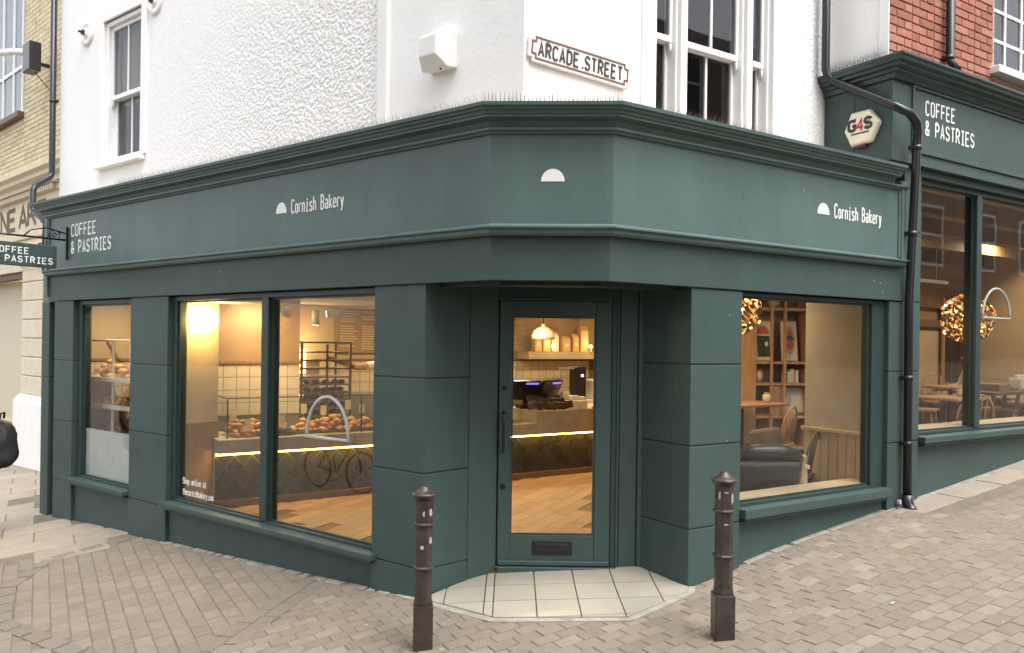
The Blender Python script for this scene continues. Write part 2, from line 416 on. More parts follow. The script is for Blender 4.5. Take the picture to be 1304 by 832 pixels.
def ribbon(mb, pts, tx, y0, y1, m):
    n = len(pts); P = [Vector(p) for p in pts]
    lft, rgt = [], []
    for i in range(n):
        d0 = (P[i] - P[i - 1]).normalized() if i else None
        d1 = (P[i + 1] - P[i]).normalized() if i < n - 1 else None
        if d0 is None: d0 = d1
        if d1 is None: d1 = d0
        t = d0 + d1
        if t.length < 1e-4: t = d1.copy()
        t.normalize(); nn = Vector((-t.y, t.x)); k = 1 / max(.45, nn.dot(Vector((-d1.y, d1.x))))
        ext = Vector((0, 0))
        lft.append(P[i] + nn * tx * k); rgt.append(P[i] - nn * tx * k)
    vs = [(q.x, y0, q.y) for q in lft] + [(q.x, y0, q.y) for q in rgt] + [(q.x, y1, q.y) for q in lft] + [(q.x, y1, q.y) for q in rgt]
    fs = []
    for i in range(n - 1):
        fs += [(i, i + 1, n + i + 1, n + i), (2 * n + i, 3 * n + i, 3 * n + i + 1, 2 * n + i + 1), (i, 2 * n + i, 2 * n + i + 1, i + 1), (n + i, n + i + 1, 3 * n + i + 1, 3 * n + i)]
    fs += [(0, n, 3 * n, 2 * n), (n - 1, 3 * n - 1, 4 * n - 1, 2 * n - 1)]
    mb.add(vs, fs, m)
def text(mb, s, x, z, h, total, y, st=.066, m=0, th=.003, italic=0., space=.3):
    """stroke text starting at x, baseline z, cap height h, stretched to total width"""
    adv = []
    for c in s:
        if c == ' ': adv.append((.38, 0)); continue
        wd = max(p[0] for l in GL[c] for p in l); adv.append((wd, 1))
    raw = sum(a for a, _ in adv) + space * (len(s) - 1)
    k = total / raw; cx = 0; i = 0
    for c, (a, g) in zip(s, adv):
        if g:
            for pl in GL[c]:
                yy = y - .0003 * (i % 3); i += 1
                ribbon(mb, [(x + (cx + p[0]) * k, z + p[1] * h) for p in pl], st * h, yy - th, yy, m)
        cx += a + space
    return mb
def half_round(mb, cx, z, wd, h, y, m=0, th=.003):
    pts = [(cx + wd / 2 * math.cos(math.pi * i / 20), z + h * math.sin(math.pi * i / 20)) for i in range(21)]
    return mb.slab(pts[::-1], y - th, y, m)

# ------------------------------------------------------------------ plan sweep of a profile along L - chamfer - R
def line_x(p, d, q, e):
    den = d.x * e.y - d.y * e.x
    t = ((q - p).x * e.y - (q - p).y * e.x) / den
    return p + d * t
def offpt(k, wv):   # corner A (k=0) or B (k=1) moved out by w
    f0, f1 = ((LF, CF), (CF, RF))[k]; o = Vector((PA, PB)[k]).to_2d()
    return line_x(o - f0.y.to_2d() * wv, f0.x.to_2d(), o - f1.y.to_2d() * wv, f1.x.to_2d())
def sweep(mb, prof, xl, xr, m=0):
    """prof list of (w, z); from x=xl on the left front round the chamfer to x=xr on the right front; a closed loop"""
    n = len(prof); vs = []
    for st in range(4):
        for wv, z in prof:
            if st == 0: p = LF.w(xl, -wv).to_2d()
            elif st == 3: p = RF.w(xr, -wv).to_2d()
            else: p = offpt(st - 1, wv)
            vs.append((p.x, p.y, z))
    fs = []
    for st in range(3):
        for i in range(n):
            j = (i + 1) % n
            fs.append((st * n + i, st * n + j, (st + 1) * n + j, (st + 1) * n + i))
    fs += [list(range(n)), list(range(3 * n, 4 * n))[::-1]]
    return mb.add(vs, fs, m)

# ================================================================== SETTING: ground and paving
def inpoly(p, poly):
    x, y = p; c = False; n = len(poly)
    for i in range(n):
        x0, y0 = poly[i]; x1, y1 = poly[i - 1]
        if (y0 > y) != (y1 > y) and x < (x1 - x0) * (y - y0) / (y1 - y0) + x0: c = not c
    return c
def clip_convex(poly, clip):          # both lists of (x, y); clip is convex, any winding
    area = sum(clip[i - 1][0] * clip[i][1] - clip[i][0] * clip[i - 1][1] for i in range(len(clip)))
    cl = clip if area > 0 else clip[::-1]
    out = list(poly)
    for i in range(len(cl)):
        a, b = cl[i - 1], cl[i]
        s = lambda p: (b[0] - a[0]) * (p[1] - a[1]) - (b[1] - a[1]) * (p[0] - a[0])
        res = []
        for j in range(len(out)):
            p, q = out[j - 1], out[j]; sp, sq = s(p), s(q)
            if (sp >= 0) != (sq >= 0):
                t = sp / (sp - sq); res.append((p[0] + (q[0] - p[0]) * t, p[1] + (q[1] - p[1]) * t))
            if sq >= 0: res.append(q)
        out = res
        if len(out) < 3: return []
    return out
def xy(v): return (v.x, v.y)
def gnd(X, D): return ground(max(-13, min(13, X)), max(-4, min(16, D)))
VOID = [xy(LF.w(-6.05, .36)), xy(LF.w(-.75, .36)), (-.15, 6.1), (.85, 6.1), xy(RF.w(.95, .36)), xy(RF.w(12, .36)), xy(RF.w(12, 9)), xy(LF.w(-6.05, 6))]
xs = [-70, -40, -20, -14] + [i * .2 - 9.6 for i in range(103)] + [14, 20, 40, 70]
ys = [-60, -30, -12, -4, 0, 2] + [3 + i * .2 for i in range(60)] + [16, 20, 40, 90]
mb = MB(); nx = len(xs)
for Y in ys:
    for X in xs:
        mb.v.append((X, Y, -.7 if inpoly((X, Y), VOID) else gnd(X, Y) - .006))
for j in range(len(ys) - 1):
    for i in range(nx - 1):
        mb.f.append([j * nx + i, j * nx + i + 1, (j + 1) * nx + i + 1, (j + 1) * nx + i]); mb.mi.append(0); mb.sm.append(True)
pav = tag(mb.build('pavement', 'joint'), kind='structure', label='sloping pavement of worn beige block pavers and flagstones')

e1 = Vector((math.cos(R(31)), math.sin(R(31)))); e2 = Vector((-e1.y, e1.x))
FOOT = [xy(LF.w(-6.56, .03)), xy(LF.w(-.57, .03)), (-.30, 5.62), (-.1, 5.78), (.95, 5.78), xy(RF.w(.72, .03)), xy(RF.w(9, .03)), xy(RF.w(9, 8)), xy(RF.w(-3, 8))]
PAD = [(-.572, 5.31), (-.511, 5.243), (-.085, 4.916), (.739, 4.838), (1.191, 5.244), (1.217, 5.32), (.95, 5.755), (-.095, 5.755), (-.30, 5.61)]
PADIN = [(.31 + (x - .31) * .97, 5.3 + (y - 5.3) * .97) for x, y in PAD]
bandC = (Vector((-1.84, 4.70)), Vector((-1.44, 6.0)))
edge = [Vector(p) for p in ((-3.67, 7.6), (-4.14, 7.08), (-4.05, 6.35), (-3.6, 5.58), (-2.7, 4.93), (-1.5, 4.2))]
def dist_poly(p, pts):
    best = 9
    for a, b in zip(pts, pts[1:]):
        t = max(0, min(1, (p - a).dot(b - a) / (b - a).length_squared)); best = min(best, (p - (a + (b - a) * t)).length)
    return best
def inview(p):
    return p.y > 3.2 and abs(p.x) < .69 * p.y + .35 and p.y < 15 and p.y * .40 + .1 > .0
cells = []                                    # (centre, angle, length, width, kind)
def free(p): return inview(p) and not inpoly(p, FOOT) and not inpoly(p, PADIN)
bd = (bandC[1] - bandC[0]).normalized(); bn = Vector((-bd.y, bd.x))
def side(p): return (p - bandC[0]).dot(bn)    # > 0 left of the band
flagL = lambda p: p.x < -3.3 and (p.x < -4.6 or p.y > 7.05) and (p.y - 7.08 > (p.x + 4.14) * .915 or p.x < -4.14) and p.y > 6.93 + (p.x + 4.6) * .25
flagR = lambda p: RF.l((p.x, p.y, 0)).x > 3.15 and RF.l((p.x, p.y, 0)).y > -.42
nflag = set()
for i in range(-90, 90):
    for j in range(-110, 110):
        # columns of zone A: long side along e2
        c = e1 * (i * .112 + .03) + e2 * ((j + (.5 if i % 2 else .13 * math.sin(i * 2))) * .17)
        if free(c) and side(c) > .09 and dist_poly(c, edge) > .07 and not flagL(c): cells.append((c, R(121), .17, .112, 'a'))
        c = e1 * ((j + (.5 if i % 2 else .12 * math.sin(i))) * .165) + e2 * (i * .098)
        if free(c) and side(c) < -.09 and not flagR(c): cells.append((c, R(31), .165, .098, 'b'))
for i in range(-30, 60):
    for j in range(-40, 40):
        c = e1 * ((j + (.45 if i % 2 else 0)) * .62) + e2 * (i * .44)
        if free(c) and (flagL(c) or flagR(c)): cells.append((c, R(31), .62, .44, 'f'))
L_ = (bandC[1] - bandC[0]).length
for i in range(-3, int(L_ / .21) + 2):
    for k in (-.065, .065):
        c = bandC[0] + bd * (i * .21 + .1 + (.1 if k > 0 else 0)) + bn * k
        if free(c): cells.append((c, math.atan2(bd.y, bd.x), .21, .128, 'c'))
for a, b in zip(edge, edge[1:]):
    d = (b - a).normalized(); n_ = max(1, int((b - a).length / .21))
    for i in range(n_):
        c = a + (b - a) * ((i + .5) / n_)
        if free(c): cells.append((c, math.atan2(d.y, d.x), .2, .13, 'c'))
cells.sort(key=lambda c: c[0].length)
def paver_mesh(nm, ln, wd, mt, jig):
    g = .0022 if ln < .4 else .004
    return MB().box(-ln / 2 + g, ln / 2 - g, -wd / 2 + g, wd / 2 - g, -.035, 0).mesh(nm, [M[mt]], bevel=.0035 if ln < .4 else .003)
pm = {'a': [paver_mesh('paver', .17, .112, m_, 0) for m_ in ('paver', 'paver', 'paver', 'paver_grey')],
      'b': [paver_mesh('paver', .165, .098, m_, 0) for m_ in ('paver', 'paver', 'paver', 'paver_pale', 'paver')],
      'c': [paver_mesh('paver', .205, .128, m_, 0) for m_ in ('paver_grey', 'paver_grey', 'paver')],
      'f': [paver_mesh('flagstone', .62, .44, 'flag', 0)]}
def paver_world(c, ang, up=0.):
    h = .05; zx = (ground(c.x + h, c.y) - ground(c.x - h, c.y)) / (2 * h); zy = (ground(c.x, c.y + h) - ground(c.x, c.y - h)) / (2 * h)
    nrm = Vector((-zx + random.uniform(-.006, .006), -zy + random.uniform(-.006, .006), 1)).normalized()
    ax = Vector((math.cos(ang), math.sin(ang), 0)); ax = (ax - nrm * ax.dot(nrm)).normalized(); ay = nrm.cross(ax)
    o = Vector((c.x, c.y, ground(c.x, c.y) + random.uniform(-.0016, .0012) + up))
    return Matrix(((ax.x, ay.x, nrm.x, o.x), (ax.y, ay.y, nrm.y, o.y), (ax.z, ay.z, nrm.z, o.z), (0, 0, 0, 1)))
cf = [c for c in cells if c[4] == 'f']; cp = [c for c in cells if c[4] != 'f']
def seen(c):
    d = Vector((c[0].x, c[0].y, ground(c[0].x, c[0].y) - CAM_H)); return d.z / d.y > -.405 and abs(c[0].x / c[0].y) < .66
cp.sort(key=lambda c: (not seen(c), c[0].y))
for c in cp[:290] + cf[:280]:
    inst('flagstone' if c[4] == 'f' else 'paver', random.choice(pm[c[4]]), pav, paver_world(c[0], c[1] + random.uniform(-.006, .006), .003 if c[4] == 'c' else .0015 if c[4] == 'f' else 0))
mb = MB(); mats3 = ['paver', 'paver_pale', 'paver_grey']
for c in cp[290:]:
    wm = paver_world(c[0], c[1], .003 if c[4] == 'c' else 0); g = .0022; a, b = c[2] / 2 - g, c[3] / 2 - g; k = .004
    vs = [wm @ Vector(v) for v in ((-a, -b, -.02), (a, -b, -.02), (a, b, -.02), (-a, b, -.02), (-a, -b, -k), (a, -b, -k), (a, b, -k), (-a, b, -k),
                                   (-a + k, -b + k, 0), (a - k, -b + k, 0), (a - k, b - k, 0), (-a + k, b - k, 0))]
    mb.add(vs, [(8, 9, 10, 11)] + [(q, (q + 1) % 4, 4 + (q + 1) % 4, 4 + q) for q in range(4)] + [(4 + q, 4 + (q + 1) % 4, 8 + (q + 1) % 4, 8 + q) for q in range(4)],
           random.choice((0, 0, 0, 0, 1) if c[4] == 'b' else (0, 0, 0, 2)) if c[4] != 'c' else 2)
tag(mb.build('far_pavers', mats3, pav), kind='stuff')

# entrance pad of cream tiles
pz = lambda x, y: ground(x, y) + .012
pad = tag(MB().prism(PAD, lambda x, y: ground(x, y) - .1, lambda x, y: pz(x, y) - .026).build('entrance_floor', 'grout', base=(.31, 5.3, .05)), kind='structure', label='cream tiled doorway floor with a cut strip of tiles on its left')
for xa, xb in ((-.72, -.43), (-.43, -.16), (-.16, -.1), (-.1, .18), (.18, .456), (.456, .73), (.73, 1.006), (1.006, 1.3)):
    for ya, yb in ((4.60, 4.885), (4.885, 5.17), (5.17, 5.46), (5.46, 5.76)):
        g = .004
        q = clip_convex([(xa + g, ya + g), (xb - g, ya + g), (xb - g, yb - g), (xa + g, yb - g)], PAD)
        if len(q) >= 3 and max(p[0] for p in q) - min(p[0] for p in q) > .01:
            MB().prism(q, lambda x, y: pz(x, y) - .05, lambda x, y: pz(x, y) + .003).build('floor_tile', 'tile_floor', pad)
# pale mortar edging round the pad and along the wall foot
def strip(mb, pts, wd, h, out):
    for i, (a, b) in enumerate(zip(pts, pts[1:])):
        a, b = Vector(a), Vector(b); d = (b - a).normalized(); n = Vector((d.y, -d.x)) * out
        q = [a - d * .01, b + d * .02, b + d * .02 + n * wd, a - d * .01 + n * wd]
        mb.prism([(p.x, p.y) for p in q], lambda x, y: ground(x, y) - .03, lambda x, y, i=i: ground(x, y) + h + .0004 * i)
mb = MB(); strip(mb, PAD[1:6], .05, .007, 1); mb.build('mortar_edging', 'kerbmortar', pav, bevel=.002)
mb = MB()
x = -3.95
while x < -.62:
    ln = random.uniform(.06, .22); wd = random.uniform(.018, .035)
    q = [xy(LF.w(a, b)) for a, b in ((x, .03), (x + ln, .03), (x + ln - .01, -wd), (x + .012, -wd * random.uniform(.6, 1.1)))]
    mb.prism(q, lambda x_, y_: ground(x_, y_) - .03, lambda x_, y_: ground(x_, y_) + .0035); x += ln + random.uniform(.01, .07)
x = 1.3
while x < 6.2:
    ln = random.uniform(.12, .4); wd = random.uniform(.004, .014)
    q = [xy(RF.w(a, b)) for a, b in ((x, .05), (x + ln, .05), (x + ln, -wd), (x, -wd))]
    mb.prism(q, lambda x_, y_: ground(x_, y_) - .03, lambda x_, y_: ground(x_, y_) + .004); x += ln + random.uniform(.0, .05)
tag(mb.build('mortar_fillet', 'kerbmortar', pav, bevel=.002), kind='stuff')
# small litter
for k, (X, Y, a) in enumerate(((2.30, 4.70, -.9),)):
    bt = MB().tube([(0, -.022, .006), (0, .012, .006)], .0045, 8).tube([(0, .0125, .006), (0, .024, .006)], .0046, 8, 1)
    tag(bt.build('cigarette_butt', ['butt', 'bread'], world=Matrix.Translation((X, Y, ground(X, Y) + .002)) @ Matrix.Rotation(a, 4, 'Z')), 'white cigarette butt lying on the block paving at far right', 'cigarette butt')
mb = MB()
for k in range(34):
    X, Y = random.uniform(-3.6, 2.8), random.uniform(4.3, 6.6)
    if inpoly((X, Y), FOOT) or inpoly((X, Y), PAD): continue
    r = random.choice((.006, .008, .011, .016)); n = random.randint(5, 7)
    mb.prism([(X + r * random.uniform(.6, 1.2) * math.cos(6.283 * i / n), Y + r * random.uniform(.6, 1.2) * math.sin(6.283 * i / n)) for i in range(n)], lambda x, y: ground(x, y) - .004, lambda x, y: ground(x, y) + .0022)
tag(mb.build('chewing_gum', 'gum', pav), kind='stuff')

# ================================================================== THE CORNER SHOP
shop = thing('corner_shop', 'dark green corner shopfront with cut corner doorway under white rendered upper walls', 'shop', WF, .3, 5.4, 0)
def bx(name, m, fr, x0, x1, y0, y1, z0, z1, parent=shop, bevel=.004, seg=1):
    return MB().box(x0, x1, y0, y1, z0, z1).build(name, m, parent, fr, bevel=bevel, seg=seg)
def plinth(name, m, fr, x0, x1, y0, y1, ztop, parent=shop):
    mb = MB().prism([(x0, y0), (x1, y0), (x1, y1), (x0, y1)], lambda x, y: gz(fr, x, y) - .12, ztop)
    return mb.build(name, m, parent, fr, bevel=.004)
LINT = 2.145
def pilaster(fr, x0, x1, joints, depth=.16, y0=0., parent=shop, top=LINT, foot=True, skip=()):
    core = MB().prism([(x0 + .006, y0 + .011), (x1 - .006, y0 + .011), (x1 - .006, y0 + depth), (x0 + .006, y0 + depth)], lambda x, y: gz(fr, x, y) - .1, top - .003).build('pilaster', 'green_dark', parent, fr)
    zs = [None] + list(joints) + [top - .004]
    for za, zb in zip(zs, zs[1:]):
        mb = MB()
        lo = (lambda x, y: gz(fr, x, y) - .06) if za is None else za + .004
        mb.prism([(x0, y0), (x1, y0), (x1, y0 + depth - .004), (x0, y0 + depth - .004)], lo, zb - .004)
        mb.build('block', 'green', core, fr, bevel=.006, seg=2)
    return core
pilaster(LF, -1.075, -.574, (.2, .853, 1.5), .16)
pilaster(LF, -4.56, -3.868, (.175, .838, 1.493), .2)
pilaster(LF, -6.25, -5.80, (.17, .825, 1.49), .2)
pilaster(LF, -6.575, -6.385, (1.29,), .2)
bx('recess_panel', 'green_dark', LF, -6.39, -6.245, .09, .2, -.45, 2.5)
pilaster(RF, .7165, 1.215, (.5, 1.065, 1.62), .18)
pilaster(RF, 2.985, 3.20, (.955, 1.553), .2)
# splayed reveals of the doorway
P0 = Vector((*xy(LF.w(-.577, .004)), 0)); P1 = Vector((-.30, 5.60, 0)); P2 = Vector((-.098, 5.742, 0))
Q0 = Vector((.952, 5.745, 0)); Q1 = Vector((*xy(RF.w(.7205, .004)), 0))
for a, b, js in ((P0, P1, (.2, .853, 1.5)), (Q0, Q1, (.5, 1.065, 1.62))):
    f = Frame(a, b - a); ln = (b - a).length
    pilaster(f, .002, ln - .002, js, .12, 0., top=2.16)
f = Frame(P1, P2 - P1); ln = (P2 - P1).length
bx('jamb_panel', 'green', f, .004, ln + .012, .012, .08, -.05, 2.16, bevel=.008)
bx('jamb_panel', 'green', DF, .79, .925, .0, .08, 0, 2.16, bevel=.008)
bx('jamb_bead', 'green', DF, .929, .975, -.012, .06, 0, 2.16, bevel=.004)
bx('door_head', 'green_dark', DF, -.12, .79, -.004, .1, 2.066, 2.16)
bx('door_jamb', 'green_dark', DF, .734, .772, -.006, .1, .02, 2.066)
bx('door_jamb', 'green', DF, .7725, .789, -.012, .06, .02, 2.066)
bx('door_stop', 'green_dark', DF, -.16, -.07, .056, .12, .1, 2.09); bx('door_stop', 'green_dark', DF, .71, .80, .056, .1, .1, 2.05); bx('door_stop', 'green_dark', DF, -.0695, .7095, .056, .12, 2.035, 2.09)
bx('threshold', 'green', DF, -.09, .785, -.035, .12, .02, .118, bevel=.006)
# soffit over the doorway
sof = [xy(LF.w(-1.0, .02)), xy(LF.w(0, .02)), xy(RF.w(0, .02)), xy(RF.w(1.1, .02)), (1.2, 6.0), (-.35, 6.0)]
MB().prism(sof, 2.158, 2.22).build('soffit', 'green', shop)

# windows of the ground floor
def shop_window(fr, x0, x1, z0, z1, mull, sill, gy=.1, fw=.055, sillm='green', glass='glass', parent=shop, fb=None, inner=None, fwl=None, fwr=None):
    fb = fb or .06; fwl = fwl or fw; fwr = fwr or fw
    mb = MB()
    mb.box(x0, x0 + fwl, gy - .05, gy + .05, z0, z1); mb.box(x1 - fwr, x1, gy - .05, gy + .05, z0, z1)
    mb.box(x0 + fwl, x1 - fwr, gy - .05, gy + .05, z1 - fw, z1); mb.box(x0 + fwl, x1 - fwr, gy - .05, gy + .05, z0, z0 + fb)
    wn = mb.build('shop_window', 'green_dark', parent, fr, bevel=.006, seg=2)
    bars = [x0 + fwl] + [v for m_ in mull for v in m_] + [x1 - fwr]
    for a, b in zip(bars[0::2], bars[1::2]):
        MB().box(a + .002, b - .002, gy - .004, gy + .004, z0 + fb + .002, z1 - fw - .002).build('pane', glass, wn, fr)
        mb = MB()      # glazing bead
        q = .016
        mb.box(a, a + q, gy - .022, gy - .006, z0 + fb, z1 - fw); mb.box(b - q, b, gy - .022, gy - .006, z0 + fb, z1 - fw)
        mb.box(a + q, b - q, gy - .022, gy - .006, z1 - fw - q, z1 - fw); mb.box(a + q, b - q, gy - .022, gy - .006, z0 + fb, z0 + fb + q)
        mb.build('glazing_bead', 'green_dark', wn, fr)
    for a, b in mull:
        mb = MB().box(a, b, gy - .06, gy + .06, z0 + fb - .003, z1 - fw + .003)
        mb.build('mullion', 'green_dark', wn, fr, bevel=.006, seg=2)
    if sill:
        sx0, sx1, zt, th = sill
        MB().slab([(sx0, zt), (sx1, zt), (sx1, zt - th), (sx0, zt - th)], -.055, gy + .04).build('sill', sillm, wn, fr, bevel=.007, seg=2)
        MB().box(sx0 + .03, sx1 - .03, -.03, gy + .02, zt - th - .028, zt - th - .001).build('sill_moulding', sillm, wn, fr, bevel=.01, seg=2)
    return wn
win_big = shop_window(LF, -3.866, -1.077, .222, 2.14, [(-2.475, -2.385)], (-3.9, -1.03, .232, .045), gy=.1, fw=.045, fb=.032, fwl=.06, fwr=.05)
win_small = shop_window(LF, -5.798, -4.562, .222, 2.14, [], (-5.82, -4.565, .235, .045), gy=.1, fw=.045, fb=.034, fwl=.09, fwr=.05)
plinth('plinth', 'green', LF, -3.866, -1.077, .035, .2, .16)
plinth('plinth', 'green', LF, -5.798, -4.562, .035, .2, .16)
win_right = shop_window(RF, 1.217, 2.984, .585, 2.14, [], (1.217, 2.983, .59, .07), gy=.09, fw=.03, fb=.03, fwl=.04, fwr=.17)
bx('inner_sill', 'wood_pale', RF, 1.22, 2.95, .10, .32, .57, .625, win_right)
plinth('plinth', 'green', RF, 1.217, 2.984, .04, .2, .50)
MB().box(1.22, 2.98, .08, .2, .49, .585).build('plinth_core', 'green', shop, RF)
MB().box(-3.86, -1.08, .08, .2, .15, .23).build('plinth_core', 'green', shop, LF)
MB().box(-5.79, -4.57, .08, .2, .15, .23).build('plinth_core', 'green', shop, LF)

# lintel band, fascia, cornice swept round the corner
def sw(name, m, prof, xl, xr, bevel=0.):
    return sweep(MB(), prof, xl, xr).build(name, m, shop, WF, bevel=bevel)
sw('lintel', 'green', [(.014, LINT), (.014, 2.436), (-.12, 2.436), (-.12, LINT + .018), (-.02, LINT + .018), (-.02, LINT)], -6.38, 3.195, .004)
sw('lintel_core', 'green_dark', [(-.122, LINT - .02), (-.122, 3.19), (-.3, 3.19), (-.3, LINT - .02)], -6.5, 3.19)
sw('lower_moulding', 'green_lit', [(.02, 2.425), (.055, 2.425), (.07, 2.44), (.07, 2.462), (.092, 2.470), (.092, 2.480), (.05, 2.490), (.042, 2.5), (.02, 2.5)], -6.375, 3.12)
sw('fascia_panel', 'green_lit', [(.040, 2.4365), (.040, 3.09), (-.118, 3.09), (-.118, 2.4365)], -6.33, 3.10)
sw('upper_moulding', 'green_lit', [(.042, 3.058), (.058, 3.062), (.062, 3.072), (.080, 3.08), (.080, 3.094), (.066, 3.1), (.042, 3.1)], -6.375, 3.12)
sw('cornice', 'green_lit', [(-.11, 3.1), (.06, 3.1), (.075, 3.135), (.13, 3.147), (.13, 3.160), (.142, 3.166), (.145, 3.18), (.162, 3.186), (.165, 3.198), (.182, 3.205), (.185, 3.226), (-.05, 3.24), (-.11, 3.24)], -6.46, 2.93)
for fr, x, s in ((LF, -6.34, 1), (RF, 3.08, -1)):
    bx('fascia_border', 'green_lit', fr, x - .03, x + .03, -.064, .1, 2.47, 3.075, bevel=.006)
    bx('border_bead', 'green_lit', fr, x + s * .045 - .012, x + s * .045 + .012, -.056, .05, 2.495, 3.06, bevel=.006)
bx('fascia_end', 'green_lit', RF, 3.1, 3.19, -.02, .1, 2.43, 3.15)
bx('fascia_end', 'green_lit', LF, -6.45, -6.36, -.04, .1, 2.2, 3.11)
# lead ledge over the shopfront
led = [xy(LF.w(-6.45, -.02)), xy(LF.w(0, -.02)), xy(RF.w(0, -.02)), xy(RF.w(3.0, -.02)), xy(RF.w(3.0, .75)), xy(LF.w(-.2, .75)), xy(LF.w(-6.45, .75))]
MB().prism(led, 3.2415, 3.25).build('ledge', 'mortar', shop)

# fascia lettering
def lettering(fr, items, y, parent=shop, m='lettering', world=None):
    for it in items: text(MB(), *it[:5], y, **(it[5] if len(it) > 5 else {})).build('lettering', m, parent, fr)
FY = -.0405
lettering(LF, [('COFFEE', -5.765, 2.826, .124, .545), ('& PASTRIES', -5.765, 2.645, .124, .87)], FY)
lettering(LF, [('Cornish Bakery', -1.985, 2.74, .105, .61, dict(st=.056))], FY)
lettering(RF, [('Cornish Bakery', 2.185, 2.752, .105, .60, dict(st=.056))], FY)
for fr, cx, z, wd, h in ((LF, -2.115, 2.752, .135, .085), (RF, 2.05, 2.765, .142, .085), (CF, CW * .51, 2.765, .148, .079)):
    half_round(MB(), cx, z, wd, h, FY).build('half_round_emblem', 'lettering', shop, fr)

# the door
door = bx('door', 'green', DF, -.09, -.0, .0, .05, .122, 2.062, bevel=.004)
for n_, a in (('stile', (.617, .732, 0, .05, .122, 2.062)), ('rail', (.0005, .6165, .002, .048, .122, .344)), ('rail', (.0005, .6165, .002, .048, 1.95, 2.062))):
    bx(n_, 'green', DF, *a, door)
MB().box(.0, .617, .022, .028, .344, 1.95).build('pane', 'glass_door', door, DF)
mb = MB(); q = .014
for a in ((.0005, q, .006, .02, .345, 1.949), (.6165 - q, .6165, .006, .02, .345, 1.949), (q, .6165 - q, .006, .02, .345, .345 + q), (q, .6165 - q, .006, .02, 1.949 - q, 1.949)): mb.box(*a)
mb.build('glazing_bead', 'green_dark', door, DF)
lp = bx('letter_plate', 'black', DF, .168, .458, -.008, .0, .205, .305, door, bevel=.003)
bx('letter_flap', 'black', DF, .192, .434, -.013, -.008, .225, .285, lp, bevel=.003)
h = MB().tube([(-.052, .0, 1.24), (-.052, -.05, 1.235), (-.052, -.052, 1.2), (-.052, -.052, 1.0), (-.052, -.05, .965), (-.052, .0, .96)], .011, 10).build('handle', 'black', door, DF)
MB().lathe([(.022, -.0), (.022, .006), (.014, .008)], 0, 0, 0, 14).build('lock', 'black', door, world=DF.m @ Matrix.Translation((-.05, .0, .70)) @ Matrix.Rotation(R(90), 4, 'X'))
MB().lathe([(.02, -.0), (.02, .006), (.013, .008)], 0, 0, 0, 14).build('lock', 'black', door, world=DF.m @ Matrix.Translation((-.05, .0, 1.42)) @ Matrix.Rotation(R(90), 4, 'X'))
bx('weather_bar', 'green', DF, -.085, .73, -.02, .0, .125, .16, door, bevel=.006)

# lettering and arch outline on the big window
lettering(LF, [('Shop online at', -3.73, .40, .058, .38, dict(st=.045, space=.28)), ('thecornishbakery.com', -3.73, .30, .058, .50, dict(st=.045, space=.28))], .0955, win_big)
def arch_outline(fr, x0, x1, z, h, y, parent, r=.013):
    cx = (x0 + x1) / 2; a = (x1 - x0) / 2
    pts = [(x0, y, z)] + [(cx - a * math.cos(math.pi * i / 20), y, z + h * math.sin(math.pi * i / 20)) for i in range(1, 20)] + [(x1, y, z)]
    MB().tube(pts, r, 8).tube([(x0 - r, y, z), (x1 + r, y, z)], r, 8).build('arch_emblem', 'white_paint', parent, fr)
arch_outline(LF, -1.975, -1.475, .985, .325, .125, win_big)
# frosted film on the small window
bx('frosted_film', 'film', LF, -5.7, -4.615, .107, .109, .262, .765, win_small, bevel=0)

# ---------------------------------------------------------------- white upper walls
YL, YR = .37, .60
ul = .045; # corner of the set-back walls
cor = LF.w(-.045, YL)
ZT = 7.4
def wall_with_holes(name, m, fr, x0, x1, z0, z1, y, holes, th=.3, rough=None, parent=shop, jit=None):
    """wall slab with rectangular openings, cut on a grid of their edges"""
    X = sorted({x0, x1, *[v for h_ in holes for v in h_[:2] if x0 < v < x1]}); Z = sorted({z0, z1, *[v for h_ in holes for v in h_[2:] if z0 < v < z1]})
    mb = MB()
    for xa, xb in zip(X, X[1:]):
        run = None
        for za, zb in zip(Z, Z[1:]):
            c = ((xa + xb) / 2, (za + zb) / 2)
            if any(h_[0] < c[0] < h_[1] and h_[2] < c[1] < h_[3] for h_ in holes):
                if run: mb.box(xa, xb, y, y + th, *run); run = None
            else: run = (run[0], zb) if run else (za, zb)
        if run: mb.box(xa, xb, y, y + th, *run)
    return mb.build(name, m, parent, fr)
hl = (-5.955, -5.115, 3.70, 5.30); hr = (.90, 2.215, 3.3, 5.75)
wall_with_holes('white_wall', 'white_wall', LF, -7.06, -.045, 3.15, ZT, YL, [hl])
wall_with_holes('white_wall', 'white_wall', RF, RF.l(cor).x, 3.35, 3.15, ZT, YR, [hr])
def roughcast(fr, x0, x1, z0, z1, y, fade=None, step=.0115):
    nx_, nz_ = int((x1 - x0) / step), int((z1 - z0) / step); mb = MB()
    for j in range(nz_ + 1):
        for i in range(nx_ + 1):
            x, z = x0 + (x1 - x0) * i / nx_, z0 + (z1 - z0) * j / nz_
            p = Vector((x, z, y)); a = max(0, .75 - noise.voronoi(p * 36)[0][0]) * 1.3 + noise.noise(p * 60) * .22 + noise.noise(p * 7) * .2 - .3
            k = fade(x, z) if fade else 1.
            edge_ = min(i, nx_ - i, j, nz_ - j)
            mb.v.append((x, y - (.003 + .0105 * k * (a + .35)) * min(1, edge_ / 2), z))
    for j in range(nz_):
        for i in range(nx_):
            q = j * (nx_ + 1) + i; mb.f.append([q, q + 1, q + nx_ + 2, q + nx_ + 1]); mb.mi.append(0); mb.sm.append(False)
    return mb.build('roughcast', 'roughcast', shop, fr)
roughcast(LF, -4.95, -1.47, 3.24, 5.6, YL - .001, lambda x, z: .12 + .95 * max(0, min(1, (x + 4.5) / 2.2 - (z - 4.2) * .35)))
